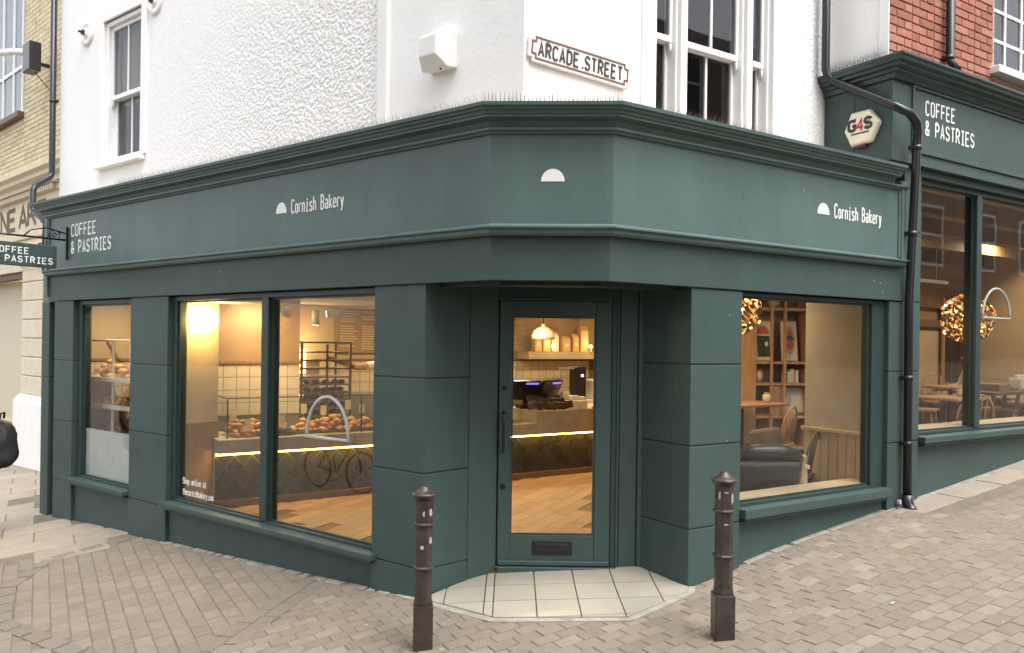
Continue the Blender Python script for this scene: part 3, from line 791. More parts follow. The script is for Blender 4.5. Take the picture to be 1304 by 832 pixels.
roughcast(RF, 2.42, 2.91, 3.24, 5.4, YR - .001, lambda x, z: .6)
bx('wall_strip', 'white_wall', LF, -1.45, -1.335, YL - .035, YL + .01, 3.2, ZT, bevel=.008)
# raised plain surrounds
def surround(fr, h_, wdt, y, below=0.):
    mb = MB(); x0, x1, z0, z1 = h_
    mb.box(x0 - wdt, x0, y - .022, y + .02, z0 - below, z1 + wdt); mb.box(x1, x1 + wdt, y - .022, y + .02, z0 - below, z1 + wdt); mb.box(x0, x1, y - .022, y + .02, z1, z1 + wdt)
    mb.build('window_surround', 'white_wall', shop, fr, bevel=.006)
surround(LF, hl, .12, YL); surround(RF, hr, .14, YR, .1)
def sash(fr, x0, x1, z0, z1, zm, bars, y, parent, f_=.055, t_=.042):
    """box sash: outer frame, a top sash and a bottom sash set further back, glazing bars, horns"""
    mb = MB()
    mb.box(x0, x0 + f_, y, y + .14, z0, z1); mb.box(x1 - f_, x1, y, y + .14, z0, z1); mb.box(x0 + f_, x1 - f_, y, y + .14, z1 - f_, z1); mb.box(x0 + f_, x1 - f_, y, y + .14, z0, z0 + .03)
    s = mb.build('sash_window', 'white_paint', parent, fr, bevel=.005)
    a, b = x0 + f_ + .001, x1 - f_ - .001
    for (za, zb, yy, k) in ((zm, z1 - f_, y + .035, 1), (z0 + .03, zm + .045, y + .085, 0)):
        mb = MB(); t = t_
        mb.box(a, a + t, yy, yy + .04, za, zb); mb.box(b - t, b, yy, yy + .04, za, zb)
        mb.box(a + t, b - t, yy, yy + .04, za, za + (.05 if k else .065)); mb.box(a + t, b - t, yy, yy + .04, zb - .045, zb)
        if k:
            for xx in (a, b - t): mb.slab([(xx, za), (xx + t, za), (xx + t * .8, za - .05), (xx + t * .3, za - .07)], yy + .004, yy + .036)
        fr_ = mb.build('sash', 'white_paint', s, fr, bevel=.004)
        n_ = bars + 1; wdt = (b - a - 2 * t) / n_
        mb = MB()
        for i in range(1, n_): mb.box(a + t + wdt * i - .012, a + t + wdt * i + .012, yy + .006, yy + .034, za + .051, zb - .046)
        if bars: mb.build('glazing_bar', 'white_paint', s, fr, bevel=.003)
        for i in range(n_):
            MB().box(a + t + wdt * i + .002, a + t + wdt * (i + 1) - .002, yy + .018, yy + .022, za + .052, zb - .047).build('pane', 'glass_up', s, fr)
    return s
def dark_room(fr, x0, x1, y, z0, z1, d=1.4):
    mb = MB(); mb.box(x0, x1, y + d, y + d + .05, z0, z1); mb.box(x0 - .05, x0, y, y + d, z0, z1); mb.box(x1, x1 + .05, y, y + d, z0, z1); mb.box(x0, x1, y, y + d, z0 - .05, z0); mb.box(x0, x1, y, y + d, z1, z1 + .05)
    return mb.build('room_lining', 'wood_dark', shop, fr)
s = sash(LF, hl[0], hl[1], hl[2], hl[3], 4.42, 1, YL + .015, shop)
bx('blind', 'linen', LF, hl[0] + .06, hl[1] - .06, YL + .17, YL + .18, 4.38, hl[3], s, bevel=0)
bx('sill', 'white_paint', LF, hl[0] - .08, hl[1] + .08, YL - .07, YL + .1, hl[2] - .06, hl[2] - .002, shop, bevel=.006)
dark_room(LF, hl[0], hl[1], YL + .3, 3.3, 5.6)
for (a, b), nb in zip(((.90, 1.165), (1.235, 1.905), (1.975, 2.215)), (0, 1, 0)):
    sash(RF, a, b, hr[2], hr[3], 4.10, nb, YR + .03, shop, .022, .030)
for a, b in ((1.1655, 1.2345), (1.9055, 1.9745)): bx('window_mullion', 'white_paint', RF, a, b, YR - .005, YR + .17, hr[2], hr[3])
dark_room(RF, hr[0], hr[1], YR + .3, 3.3, 5.6, 2.2)
# round pattress plates of the tie rods
for x, z in ((-6.36, 5.27), (-4.84, 5.26)):
    m_ = LF.m @ Matrix.Translation((x, YL, z)) @ Matrix.Rotation(R(90), 4, 'X')
    pp = MB().lathe([(.14, 0), (.14, .02), (.125, .03), (.1, .032), (.085, .022), (.06, .02), (.045, .04), (.04, .05)], seg=24).build('pattress_plate', 'white_wall', shop, world=m_)
    MB().tube([(0, 0, .04), (0, 0, .11)], .014, 8).box(-.025, .025, -.025, .025, .05, .075).build('tie_bolt', 'black', pp, world=m_)

# ---------------------------------------------------------------- things fixed to the shop
ab = thing('alarm_box', 'white plastic wall box with sloping underside below the corner', 'alarm box', LF, -.775, YL, 3.83)
ab_p = [(-.09, -.05), (-.09, .13), (.0, .17), (.0, -.13)]
mb = MB()     # body: wide back, narrower bevelled front
bk = [(-.12, .0, -.10), (.13, .0, -.10), (.13, .0, .155), (-.12, .0, .155)]; md = [(-.12, -.10, -.12), (.13, -.10, -.12), (.13, -.10, .155), (-.12, -.10, .155)]
ft = [(-.085, -.175, -.035), (.075, -.175, -.035), (.075, -.175, .105), (-.085, -.175, .105)]
mb.add(bk + md + ft, [(3, 2, 1, 0)] + [(i, (i + 1) % 4, 4 + (i + 1) % 4, 4 + i) for i in range(4)] + [(4 + i, 4 + (i + 1) % 4, 8 + (i + 1) % 4, 8 + i) for i in range(4)] + [(8, 9, 10, 11)])
mb.part('housing', 'plastic_white', ab, bevel=.008, seg=2)
MB().box(-.125, .135, -.002, .03, -.105, .16).part('back_plate', 'plastic_white', ab, bevel=.004)
MB().lathe([(.008, 0), (.008, .01)], .06, -.10, -.128, 8).part('sensor', 'screen', ab)

st = thing('street_sign', 'white cast street name sign with brown border reading ARCADE STREET', 'street sign', RF, .19, YR, 3.735)
n_ = .03
def notched(a, b, c, d, n): return [(a + n, c), (b - n, c), (b - n, c + n), (b, c + n), (b, d - n), (b - n, d - n), (b - n, d), (a + n, d), (a + n, d - n), (a, d - n), (a, c + n), (a + n, c + n)]
tilt = R(-2.2)
wm = RF.m @ Matrix.Translation((.19, YR, 3.735)) @ Matrix.Rotation(-tilt, 4, 'Y')
wm = RF.m @ Matrix.Translation((.19, YR, 3.735)) @ Matrix.Rotation(R(2.6), 4, 'Y')
MB().slab(notched(-.445, .445, -.098, .098, n_), -.03, -.004).build('sign_plate', 'sign_white', st, world=wm, bevel=.004)
oo = notched(-.425, .425, -.078, .078, n_); ii = notched(-.413, .413, -.066, .066, n_)
mb = MB(); k = len(oo)
mb.add([(x, -.0345, z) for x, z in oo] + [(x, -.0345, z) for x, z in ii] + [(x, -.029, z) for x, z in oo] + [(x, -.029, z) for x, z in ii],
       [(i, (i + 1) % k, k + (i + 1) % k, k + i) for i in range(k)] + [(i, 2 * k + i, 2 * k + (i + 1) % k, (i + 1) % k) for i in range(k)] + [(k + i, k + (i + 1) % k, 3 * k + (i + 1) % k, 3 * k + i) for i in range(k)])
mb.build('border', 'sign_brown', st, world=wm)
text(MB(), 'ARCADE.STREET', -.365, -.048, .092, .73, -.030, st=.08, th=.004).build('lettering', 'ink', st, world=wm)

# projecting sign on its bracket
hs = thing('hanging_sign', 'dark green projecting sign board reading COFFEE & PASTRIES on black iron bracket', 'hanging sign', LF, -5.80, -.06, 2.75)
SF = Frame(LF.w(-5.85, -.06), -Vector(LF.y))          # along the board: from its outer end towards the wall is +x as seen from the street
SF = Frame(LF.w(-5.85, -.06), LF.y)
MB().box(-1.0, -.10, -.02, .02, 2.475, 2.715).build('sign_board', 'green', hs, SF, bevel=.006)
for wd_, z_, tw_ in (('COFFEE', 2.605, .34), ('& PASTRIES', 2.515, .585)): text(MB(), wd_, -.70, z_, .06, tw_ * .95, -.0205, st=.085).build('lettering', 'lettering', hs, SF)
MB().tube([(.0, 0, 2.79), (-1.0, 0, 2.79)], .011, 8).tube([(0, 0, 2.86), (-.2, 0, 2.9), (-.35, 0, 2.86), (-.42, 0, 2.79)], .008, 8).tube([(-.12 + .055 * math.cos(i * .5), 0, 2.835 + .05 * math.sin(i * .5)) for i in range(13)], .007, 8).tube([(-.12 + .02 * math.cos(i * .8), 0, 2.835 + .02 * math.sin(i * .8)) for i in range(9)], .007, 8).build('bracket', 'black', hs, SF)
MB().box(-.012, .012, -.022, .022, 2.58, 2.93).lathe([(.008, 0), (.008, .012)], 0, 0, 2.6, 8).build('wall_plate', 'black', hs, SF, bevel=.003)
for x in (-.2, -.85): MB().tube([(x, 0, 2.785), (x, 0, 2.71)], .006, 6).build('hook', 'black', hs, SF)

# rainwater pipes
def pipe(nm, label, pts, fr, r=.038, collars=(), m='black'):
    b = pts[-1]
    t = thing(nm, label, 'drainpipe', fr, *b)
    MB().tube(pts, r, 12).build('pipe', m, t, fr)
    for c in collars:
        MB().tube([(c[0], c[1], c[2] - .02), (c[0], c[1], c[2] + .02)], r * 1.12, 12).build('collar', m, t, fr)
        MB().box(c[0] - r * 1.5, c[0] + r * 1.5, c[1] + r * .3, c[1] + r * 1.3, c[2] - .015, c[2] + .015).build('bracket', m, t, fr)
    return t
pipe('drainpipe', 'black drainpipe stepping round the left end of the cornice', [(-7.10, .30, 7.3), (-7.10, .30, 3.74), (-7.09, .28, 3.68), (-6.88, .03, 3.50), (-6.86, .0, 3.45), (-6.86, .0, 3.24), (-6.83, .0, 3.19), (-6.54, .0, 3.08), (-6.50, .0, 3.03), (-6.50, .0, 2.46)], LF, .036, ((-7.10, .30, 4.6), (-7.10, .30, 6.4)))
pipe('drainpipe', 'tall black drainpipe bending round the right end of the green fascia to the pavement', [(2.79, .50, 7.3), (2.79, .50, 4.17), (2.80, .49, 4.11), (2.84, .45, 4.06), (2.87, -.06, 3.745), (2.885, -.12, 3.70), (2.96, -.17, 3.66), (3.06, -.17, 3.60), (3.095, -.16, 3.53), (3.10, -.15, 3.42), (3.105, -.14, 3.2), (3.165, -.06, 2.1), (3.18, -.06, .47)], RF, .035, ((2.79, .50, 5.2), (3.10, -.15, 3.40), (3.13, -.105, 2.7), (3.172, -.06, 1.5), (3.176, -.06, .95)))
o = bpy.data.objects['drainpipe.001']
MB().tube([(3.181, -.06, .52), (3.181, -.065, .45), (3.175, -.10, .40), (3.165, -.13, .38)], .046, 12).build('shoe', 'black', o, RF)
bx('shoe_clip', 'rust', RF, 3.09, 3.12, -.05, -.02, .445, .48, o, bevel=.004)

# bird spikes on the cornice and on the next shop's
def spikes(mb, fr, x0, x1, y, z, ht=.13, step=.026):
    x = x0
    while x < x1:
        for k in range(3):
            a = (-.012, .012, .0)[k] + random.gauss(0, .004); b = (-.075, -.045, -.005)[k] + random.gauss(0, .006); r = .0032; hh = ht * random.uniform(.95, 1.04)
            p = (x + .006 * k, y, z); q = (p[0] + a, y + b, z + hh)
            mb.add([(p[0] - r, p[1], p[2]), (p[0] + r, p[1], p[2]), (p[0], p[1] + 2 * r, p[2]), q], [(0, 1, 3), (1, 2, 3), (2, 0, 3)])
        x += step
for fr, x0, x1, y, z, lab in ((LF, -5.0, -.1, .1, 3.245, 'fine steel bird spikes along the left run of the green cornice'), (CF, -.06, CW + .06, .12, 3.245, 'fine steel bird spikes over the cut corner below the street sign'), (RF, .12, 1.75, .12, 3.245, 'fine steel bird spikes along the cornice below the large sash window')):
    mb = MB().box(x0, x1, y - .01, y + .03, z, z + .006); spikes(mb, fr, x0, x1, y, z)
    tag(mb.build('bird_spikes', 'spike', None, fr, base=((x0 + x1) / 2, y, z)), lab, 'bird spikes', kind='stuff')

mb = MB(); random.seed(21)
for fr, x0, x1, z0, z1, y, n_ in ((LF, -1.06, -.6, .3, 2.1, 0, 5), (RF, .74, 1.2, .4, 2.1, 0, 9), (LF, -6, -.2, 2.2, 2.4, -.014, 10), (RF, .1, 3.0, 2.2, 2.4, -.014, 10), (LF, -5, -.1, 2.55, 3.0, -.04, 9), (RF, .1, 2.9, 2.55, 3.0, -.04, 9), (LF, -4.5, -3.9, .3, 2.1, 0, 4)):
    for k in range(n_ // 3):
        x, z = random.uniform(x0, x1), random.uniform(z0, z1); a, b = random.uniform(.002, .006), random.uniform(.003, .012); m = random.randint(5, 7)
        q = [(x + a * random.uniform(.5, 1.2) * math.cos(6.283 * i / m), z + b * random.uniform(.5, 1.2) * math.sin(6.283 * i / m)) for i in range(m)]
        mb.add([fr.w(px_, y - .0012, pz_) for px_, pz_ in q] + [fr.w(px_, y + .003, pz_) for px_, pz_ in q], [tuple(range(m)), tuple(range(m, 2 * m))[::-1]] + [(i, (i + 1) % m, m + (i + 1) % m, m + i) for i in range(m)])
tag(mb.build('paint_chips', 'rust', shop), kind='stuff')

# ================================================================== RED BRICK NEIGHBOUR UP THE STREET
rb = thing('brick_building', 'red brick building with green shopfront and white painted side wall up the slope', 'building', RF, 5.5, .3, .5)
BY = .03
bh = (4.68, 6.1, 4.42, 6.0)
wall_with_holes('brick_wall', 'mortar', RF, 3.0, 9.5, 3.3, 7.8, BY + .012, [bh], .3, parent=rb)
bkm = [MB().box(-l / 2, l / 2, 0, .03, -.0325, .0325).mesh('brick', [M['brick_red']], bevel=.004) for l in (.212, .212, .1)]
nb = 0; stuff = MB()
for r_ in range(46):
    z = 4.20 + .075 * r_; x = 2.985; k = 0
    off = 0
    x = 2.985
    pat = [.1, .212] if r_ % 2 else [.212, .1]
    first = True
    while x < 9.3:
        l = pat[k % 2]
        if first and r_ % 2: l = .1
        first = False; k += 1
        cx = x + l / 2; x += l + .0105
        a, b, c, d = cx - l / 2, cx + l / 2, z - .033, z + .033
        if a < bh[1] + .0 and b > bh[0] - .0 and d > bh[2] - .06 and c < bh[3]: continue
        if cx < 5.5 and z < 5.45 and nb < 298:
            inst('brick', bkm[0] if l > .15 else bkm[2], rb, RF.m @ Matrix.Translation((cx, BY + random.uniform(-.002, .002), z))); nb += 1
        else: stuff.box(a, b, BY + .001, BY + .02, c, d)
tag(stuff.build('upper_bricks', 'brick_red', rb, RF), kind='stuff')
# white painted side wall of the brick building, above the shop's return
MB().box(2.983, 2.998, BY + .05, 1.2, 4.13, 7.8).build('painted_side', 'white_wall', rb, RF)
MB().box(2.972, 2.984, BY + .0, BY + .09, 4.05, 7.8).build('white_corner', 'white_wall', rb, RF, bevel=.004)
# sash window of many panes
mb = MB(); a, b, c, d = bh; y = BY + .07
mb.box(a, a + .07, y, y + .12, c, d); mb.box(b - .07, b, y, y + .12, c, d); mb.box(a + .07, b - .07, y, y + .12, d - .07, d); mb.box(a + .07, b - .07, y, y + .12, c, c + .05)
s = mb.build('sash_window', 'white_paint', rb, RF, bevel=.005)
nbx, nbz = 4, 5
wx, wz = (b - a - .14) / nbx, (d - c - .12) / nbz
for i in range(nbx):
    for j in range(nbz):
        x0, z0 = a + .07 + wx * i, c + .05 + wz * j
        MB().box(x0 + .014, x0 + wx - .014, y + .045, y + .05, z0 + .014, z0 + wz - .014).build('pane', 'glass_up', s, RF)
mb = MB()
for i in range(1, nbx): mb.box(a + .07 + wx * i - .014, a + .07 + wx * i + .014, y + .03, y + .07, c + .05, d - .07)
for j in range(1, nbz): mb.box(a + .07, b - .07, y + .032, y + .068, c + .05 + wz * j - (.014 if j != 3 else .03), c + .05 + wz * j + (.014 if j != 3 else .03))
mb.build('glazing_bar', 'white_paint', s, RF)
bx('sill', 'white_paint', RF, a - .09, b + .09, BY - .09, BY + .1, c - .075, c - .002, s, bevel=.006)
dk = dark_room(RF, a, b, BY + .25, 4.2, 6.1, 1.2); dk.parent = rb; dk.matrix_local = WM[rb.name].inverted() @ RF.m
# its shopfront
def fbx(name, m, x0, x1, y0, y1, z0, z1, parent=rb, bevel=.004): return bx(name, m, RF, x0, x1, y0, y1, z0, z1, parent, bevel)
fb = MB().box(2.92, 9.4, -.045, .3, 3.30, 4.12).box(2.92, 2.982, .3005, 1.0, 3.20, 4.12).build('fascia', 'green', rb, RF, bevel=.004)
fbx('fascia_border', 'green', 3.19, 9.4, -.062, -.044, 3.40, 3.43, fb); fbx('fascia_border', 'green', 3.19, 9.4, -.062, -.044, 3.94, 3.97, fb); fbx('fascia_border', 'green', 3.19, 3.22, -.0615, -.0445, 3.432, 3.938, fb)
cp_ = [(0.0, 3.96), (0.03, 3.965), (0.045, 4.0), (0.07, 4.01), (0.07, 4.03), (0.11, 4.045), (0.11, 4.065), (0.14, 4.075), (0.145, 4.1), (0.16, 4.11), (0.16, 4.13), (-0.1, 4.16), (-0.1, 3.96)]
mb = MB(); n = len(cp_); st_ = []
for wv, z in cp_: st_.append((9.4, -.045 - wv, z))
for wv, z in cp_: st_.append((2.92 - wv * .75, -.045 - wv, z))
for wv, z in cp_: st_.append((2.92 - wv * .75, 1.0, z))
mb.add(st_, [(s_ * n + i, s_ * n + (i + 1) % n, (s_ + 1) * n + (i + 1) % n, (s_ + 1) * n + i) for s_ in (0, 1) for i in range(n)] + [list(range(n)), list(range(2 * n, 3 * n))[::-1]])
mb.build('cornice', 'green_dark', rb, RF, bevel=.002)
lettering(RF, [('COFFEE', 3.40, 3.745, .118, .45), ('& PASTRIES', 3.40, 3.575, .118, .77)], -.0455, rb)
pl = pilaster(RF, 3.2015, 3.455, (.955, 1.553, 2.145, 2.74), .22, .012, rb, 3.298)
fbx('lintel', 'green', 3.455, 9.4, .012, .2, 3.235, 3.3)
win_far = shop_window(RF, 3.457, 9.3, .985, 3.233, [(4.44, 4.53), (6.3, 6.39), (7.8, 7.89)], (3.45, 9.3, .985, .055), gy=.11, fw=.045, fb=.03, parent=rb)
fbx('inner_sill', 'wood_pale', 3.46, 9.2, .13, .4, .96, 1.025, win_far)
plinth('plinth', 'green', RF, 3.456, 9.4, .04, .25, .905, rb); fbx('plinth_core', 'green', 3.46, 9.4, .1, .24, .9, .984)
arch_outline(RF, 4.72, 5.24, 2.055, .29, .135, win_far, .011)
# alarm sounder on the return wall
am = thing('alarm_sounder', 'cream six sided alarm sounder with red and black logo on the green return wall', 'alarm', Frame(RF.w(2.918, .20), -RF.y), 0, 0, 3.60)
AF = Frame(RF.w(2.918, .20), -RF.y)
hx = [(-.17, .005), (-.105, .155), (.07, .155), (.165, .03), (.085, -.125), (-.105, -.135)]
MB().add([(x, -.005, 3.60 + z) for x, z in hx] + [(x * .98, -.04, 3.60 + z * .98) for x, z in hx] + [(x * .88, -.055, 3.60 + z * .88) for x, z in hx],
         [tuple(range(6))[::-1]] + [(i, (i + 1) % 6, 6 + (i + 1) % 6, 6 + i) for i in range(6)] + [(6 + i, 6 + (i + 1) % 6, 12 + (i + 1) % 6, 12 + i) for i in range(6)] + [tuple(range(12, 18))]).build('housing', 'cream', am, AF, bevel=.005)
am.matrix_world = AF.m @ Matrix.Translation((0, 0, 3.60))
for ch in am.children: ch.matrix_local = Matrix.Translation((0, 0, -3.60))
WM[am.name] = AF.m @ Matrix.Translation((0, 0, 3.60))
text(text(MB(), 'G', -.115, 3.595, .085, .06, -.0555, st=.15), 'S', .035, 3.595, .085, .06, -.0555, st=.15).build('lettering', 'ink', am, AF)
text(MB(), '4', -.036, 3.585, .095, .055, -.056, st=.08).slab([(-.10, 3.682), (-.045, 3.70), (-.05, 3.66)], -.0575, -.0555).build('lettering', 'red_ink', am, AF)
text(MB(), 'ooooooooooo', -.09, 3.558, .016, .16, -.0555, st=.12).build('small_print', 'ink', am, AF)
bx('lens', 'lens', AF, -.06, .03, -.035, -.005, 3.445, 3.475, am)
# soil pipe on the red bricks
pipe('drainpipe', 'slim dark drainpipe on red brick wall ending above the green cornice', [(3.80, BY - .055, 7.7), (3.80, BY - .055, 4.3), (3.80, -.09, 4.19)], RF, .035, ((3.80, BY - .055, 4.32), (3.80, BY - .055, 5.6)))
rs = MB().box(-.02, .6, -.01, .01, 4.165, 4.172); spikes(rs, None, .0, .58, 0, 4.17, .12, .025)
tag(rs.build('bird_spikes', 'spike', None, Frame(RF.w(2.93, .05), RF.y), base=(.4, 0, 4.165)), 'fine steel bird spikes against the white painted side of the brick building', 'bird spikes', kind='stuff')

# ================================================================== YELLOW BRICK NEIGHBOUR DOWN THE STREET
yb = thing('stone_building', 'yellow brick building with carved stone shopfront down the street', 'building', NF, -2, .3, -.4)
yh = (-4.0, -1.06, 5.40, 8.2)
wall_with_holes('brick_wall', 'stone', NF, -7, 2.2, 4.2, 9.5, .012, [yh], .3, parent=yb)
ybm = {l: MB().box(-l / 2, l / 2, 0, .03, -.0325, .0325).mesh('brick', [M['brick_yellow']], bevel=.003) for l in (.212, .1)}
nb = 0; stuff = MB()
for r_ in range(68):
    z = 4.27 + .075 * r_; x = -6.9 + (.11 if r_ % 2 else 0); k = r_
    while x < 2.1:
        l = .212 if (k % 2 == 0) else .1
        k += 1; cx = x + l / 2; x += l + .0105
        if cx + l / 2 > yh[0] and cx - l / 2 < yh[1] and z + .033 > yh[2] - .08 and z - .033 < yh[3]: continue
        if -2.5 < cx < .35 and z < 7.1 and nb < 298: inst('brick', ybm[l], yb, NF.m @ Matrix.Translation((cx, random.uniform(-.002, .002), z))); nb += 1
        else: stuff.box(cx - l / 2, cx + l / 2, .001, .02, z - .033, z + .033)
tag(stuff.build('upper_bricks', 'brick_yellow', yb, NF), kind='stuff')
mb = MB(); a, b, c, d = yh; y = .08
mb.box(a, a + .08, y, y + .1, c, d); mb.box(b - .08, b, y, y + .1, c, d); mb.box(a + .08, b - .08, y, y + .1, c, c + .08); mb.box(a + .08, b - .08, y, y + .1, d - .08, d)
s = mb.build('window', 'white_paint', yb, NF)
xs_ = [a + .08, -3.2, -2.55, -1.97, -1.5, b - .08]
for i, (x0, x1) in enumerate(zip(xs_, xs_[1:])):
    for z0, z1 in ((c + .09, 6.26), (6.30, d - .09)): MB().box(x0 + .02, x1 - .02, y + .04, y + .046, z0, z1).build('pane', 'glass_up', s, NF)
mb = MB()
for x in xs_[1:-1]: mb.box(x - .025, x + .025, y + .02, y + .08, c + .08, d - .08)
mb.box(a + .08, b - .08, y + .022, y + .078, 6.25, 6.31); mb.build('glazing_bar', 'white_paint', s, NF)
bx('sill', 'wood_dark', NF, a - .06, b + .05, -.1, .1, c - .09, c - .002, s)
bx('blind', 'plastic_white', NF, a + .09, b - .09, .2, .215, c, d, s, bevel=0)
# entablature: dentils, frieze with cut letters, capital, pier
sw2 = [(-.1, 4.02), (-.14, 4.03), (-.14, 4.09), (-.22, 4.13), (-.22, 4.19), (-.28, 4.23), (-.28, 4.28), (.05, 4.30), (.05, 4.02)]
n = len(sw2); MB().add([(-7, y_, z) for y_, z in sw2] + [(2.2, y_, z) for y_, z in sw2], [(i, (i + 1) % n, n + (i + 1) % n, n + i) for i in range(n)] + [tuple(range(n)), tuple(range(n, 2 * n))]).build('cornice', 'stone', yb, NF)
dm = MB().box(-.026, .026, 0, .05, 0, .075).mesh('dentil', [M['stone']], bevel=.003)
for i in range(44): inst('dentil', dm, yb, NF.m @ Matrix.Translation((-3.0 + i * .085, -.115, 3.935)))
bx('bed_mould', 'stone', NF, -7, 2.2, -.06, .1, 3.93, 4.02, yb)
fz = bx('frieze', 'stone', NF, -7, 2.2, -.03, .3, 3.38, 3.932, yb)
for wd_, x_, tw_ in (('FINE', -2.79, 1.50), ('ART', -1.08, 1.24)): text(MB(), wd_, x_, 3.50, .32, tw_, -.027, st=.11, th=.008, space=.1).build('lettering', 'stonecut', fz, NF)
bx('architrave', 'stone', NF, -7, 2.2, -.09, .3, 3.28, 3.38, yb, bevel=.012)
bx('architrave', 'stone', NF, -7, 2.2, -.05, .3, 3.22, 3.279, yb, bevel=.008)
cap = MB()
for x in (-.72, -.12):
    for sx in (-1, 1):
        cap.tube([(x + sx * .13 + .075 * math.cos(t) * (1 - t / 12), -.10 - t * .006, 3.08 + .075 * math.sin(t) * (1 - t / 12)) for t in [i * .6 for i in range(16)]], .028, 6)
    for q in range(5): cap.ball((x - .16 + .08 * q, -.06, 2.93 + .03 * (q % 2)), .055, 8, 6, sq=(.8, .7, 1.2))
cap.box(-.95, .2, -.03, .25, 2.8, 3.22).box(-.98, .22, -.10, .2, 3.17, 3.219)
cap.build('capital', 'stone', yb, NF)
pr = MB().box(-.93, .5, .0, .3, .55, 2.8).build('pier', 'grout', yb, NF)
sb = MB().box(-.47, .47, 0, .06, -.145, .145).mesh('stone_block', [M['stone']], bevel=.012)
for i in range(7): inst('stone_block', sb, pr, NF.m @ Matrix.Translation((-.45, -.025, .97 + i * .298)))
MB().prism([(-.98, -.12), (.5, -.12), (.5, .2), (-.98, .2)], -.9, .72).add([(-.98, -.12, .721), (.5, -.12, .721), (.5, -.04, .82), (-.94, -.04, .82), (-.98, .2, .721), (.5, .2, .721), (.5, .2, .82), (-.94, .2, .82)], [(0, 1, 2, 3), (0, 3, 7, 4), (3, 2, 6, 7), (1, 5, 6, 2), (4, 7, 6, 5), (0, 4, 5, 1)]).build('pier_base', 'stone_white', pr, NF, bevel=.01)
# its display window: pale blind, timber edge, low desk
bx('window_frame', 'wood_dark', NF, -6.5, -.94, .05, .2, 2.70, 2.8, yb)
bx('lintel', 'stone', NF, -7, -.94, .0, .3, 2.8, 3.2, yb)
bx('window_post', 'wood_pale', NF, -1.04, -.945, .06, .16, .25, 2.7, yb)
bx('window_backing', 'wall_in', NF, -7, -.945, .55, .6, -.5, 2.8, yb)
bx('window_blind', 'linen', NF, -7, -1.2, .3, .32, .2, 2.7, yb)
bx('stall_riser', 'wood_dark', NF, -6.5, -.985, .0, .2, -.8, .25, yb)
MB().box(-7, -.94, .02, .55, .2, .24).build('window_shelf', 'wood_pale', yb, NF)
bx('window_light', 'downlight', NF, -3.0, -1.1, .36, .44, 2.64, 2.66, yb)
light('window_lamp', 'AREA', yb, NF, (-1.4, .42, 2.55), 14, size=.5, aim=(-1.2, .4, 0))
# spot lamp on a bracket arm
sp = thing('sign_lamp', 'dark box floodlight on pale arm against yellow brick wall', 'floodlight', NF, .3, -.3, 5.9)
MB().box(.18, .50, -.38, -.22, 5.66, 6.08).build('housing', 'black', sp, NF, bevel=.01)
MB().tube([(.2, -.30, 5.98), (-.3, -.36, 6.10), (-2.9, -.7, 6.5)], .05, 8).build('arm', 'plastic_white', sp, NF)
MB().box(.26, .30, -.23, 0, 5.8, 5.85).build('bracket', 'black', sp, NF)
MB().tube([(.35, -.25, 5.66), (.37, -.02, 5.4), (.33, -.015, 4.3)], .008, 5).build('cable', 'wood_dark', sp, NF)

# ================================================================== BOLLARDS
def bollard(label, X, Y, rot, lean):
    z = ground(X, Y)
    t = thing('bollard', label, 'bollard', WF, X, Y, z - .01, rot, 'iron bollards in front of the doorway')
    e8 = math.pi / 8
    MB().box(-.057, .057, -.057, .057, -.06, .262).part('base', 'iron', t, bevel=.008, seg=2)
    sh = [(.058, .262), (.057, .275), (.053, .30), (.053, .47), (.052, .485), (.052, .72), (.054, .74), (.054, .88)]
    MB().lathe(sh, seg=8, rot=e8, smooth=False).part('shaft', 'iron', t, bevel=.003)
    for zz in (.475, .73): MB().lathe([(.054, -.010), (.064, -.004), (.064, .005), (.054, .011)], 0, 0, zz, 8, rot=e8, smooth=False).part('ring', 'iron', t, bevel=.002)
    MB().lathe([(.052, .872), (.058, .886), (.074, .897), (.076, .907), (.062, .913), (.044, .922), (.028, .935), (.024, .945), (.012, .952)], seg=16, rot=e8).part('cap', 'iron', t)
    return t
b1 = bollard('brown iron bollard with paint chips, left of the cream tiled doorway floor', -.50, 4.605, R(8), 0)
b2 = bollard('brown iron bollard with scuffed top, right of the cream tiled doorway floor', 1.218, 4.46, R(0), 0)
for t, spots in ((b1, ((.025, .80, .018, .03), (.03, .64, .014, .03), (-.012, .60, .014, .016), (-.005, .795, .008, .02))), (b2, ((.03, .80, .014, .035), (-.025, .825, .01, .03), (.0, .84, .02, .006), (.0, .66, .02, .004)))):
    for cx, cz, a, b in spots:
        n = 9; q = [(cx + a * random.uniform(.5, 1.1) * math.cos(6.283 * i / n), cz + b * random.uniform(.5, 1.1) * math.sin(6.283 * i / n)) for i in range(n)]
        y_ = -.0495 if abs(cx) < .02 else -.0495 + (abs(cx) - .021) * 1.0
        tl = (0 if abs(cx) < .02 else 1)
        sgn = 1 if cx > 0 else -1
        n_ = Vector((sgn * .7071, -.7071, 0)) if tl else Vector((0, -1, 0)); ax = Vector((.7071, sgn * .7071, 0)) if tl else Vector((1, 0, 0))
        c0 = n_ * .0500; off = (cx if not tl else 0)
        mb = MB(); vs = [c0 + ax * (px - cx + off) + Vector((0, 0, pz_)) for px, pz_ in q]
        mb.add([tuple(v) for v in vs] + [tuple(v + n_ * .0012) for v in vs], [tuple(range(n))[::-1], tuple(range(n, 2 * n))] + [(i, (i + 1) % n, n + (i + 1) % n, n + i) for i in range(n)])
        mb.part('paint_chip', 'rust', t)

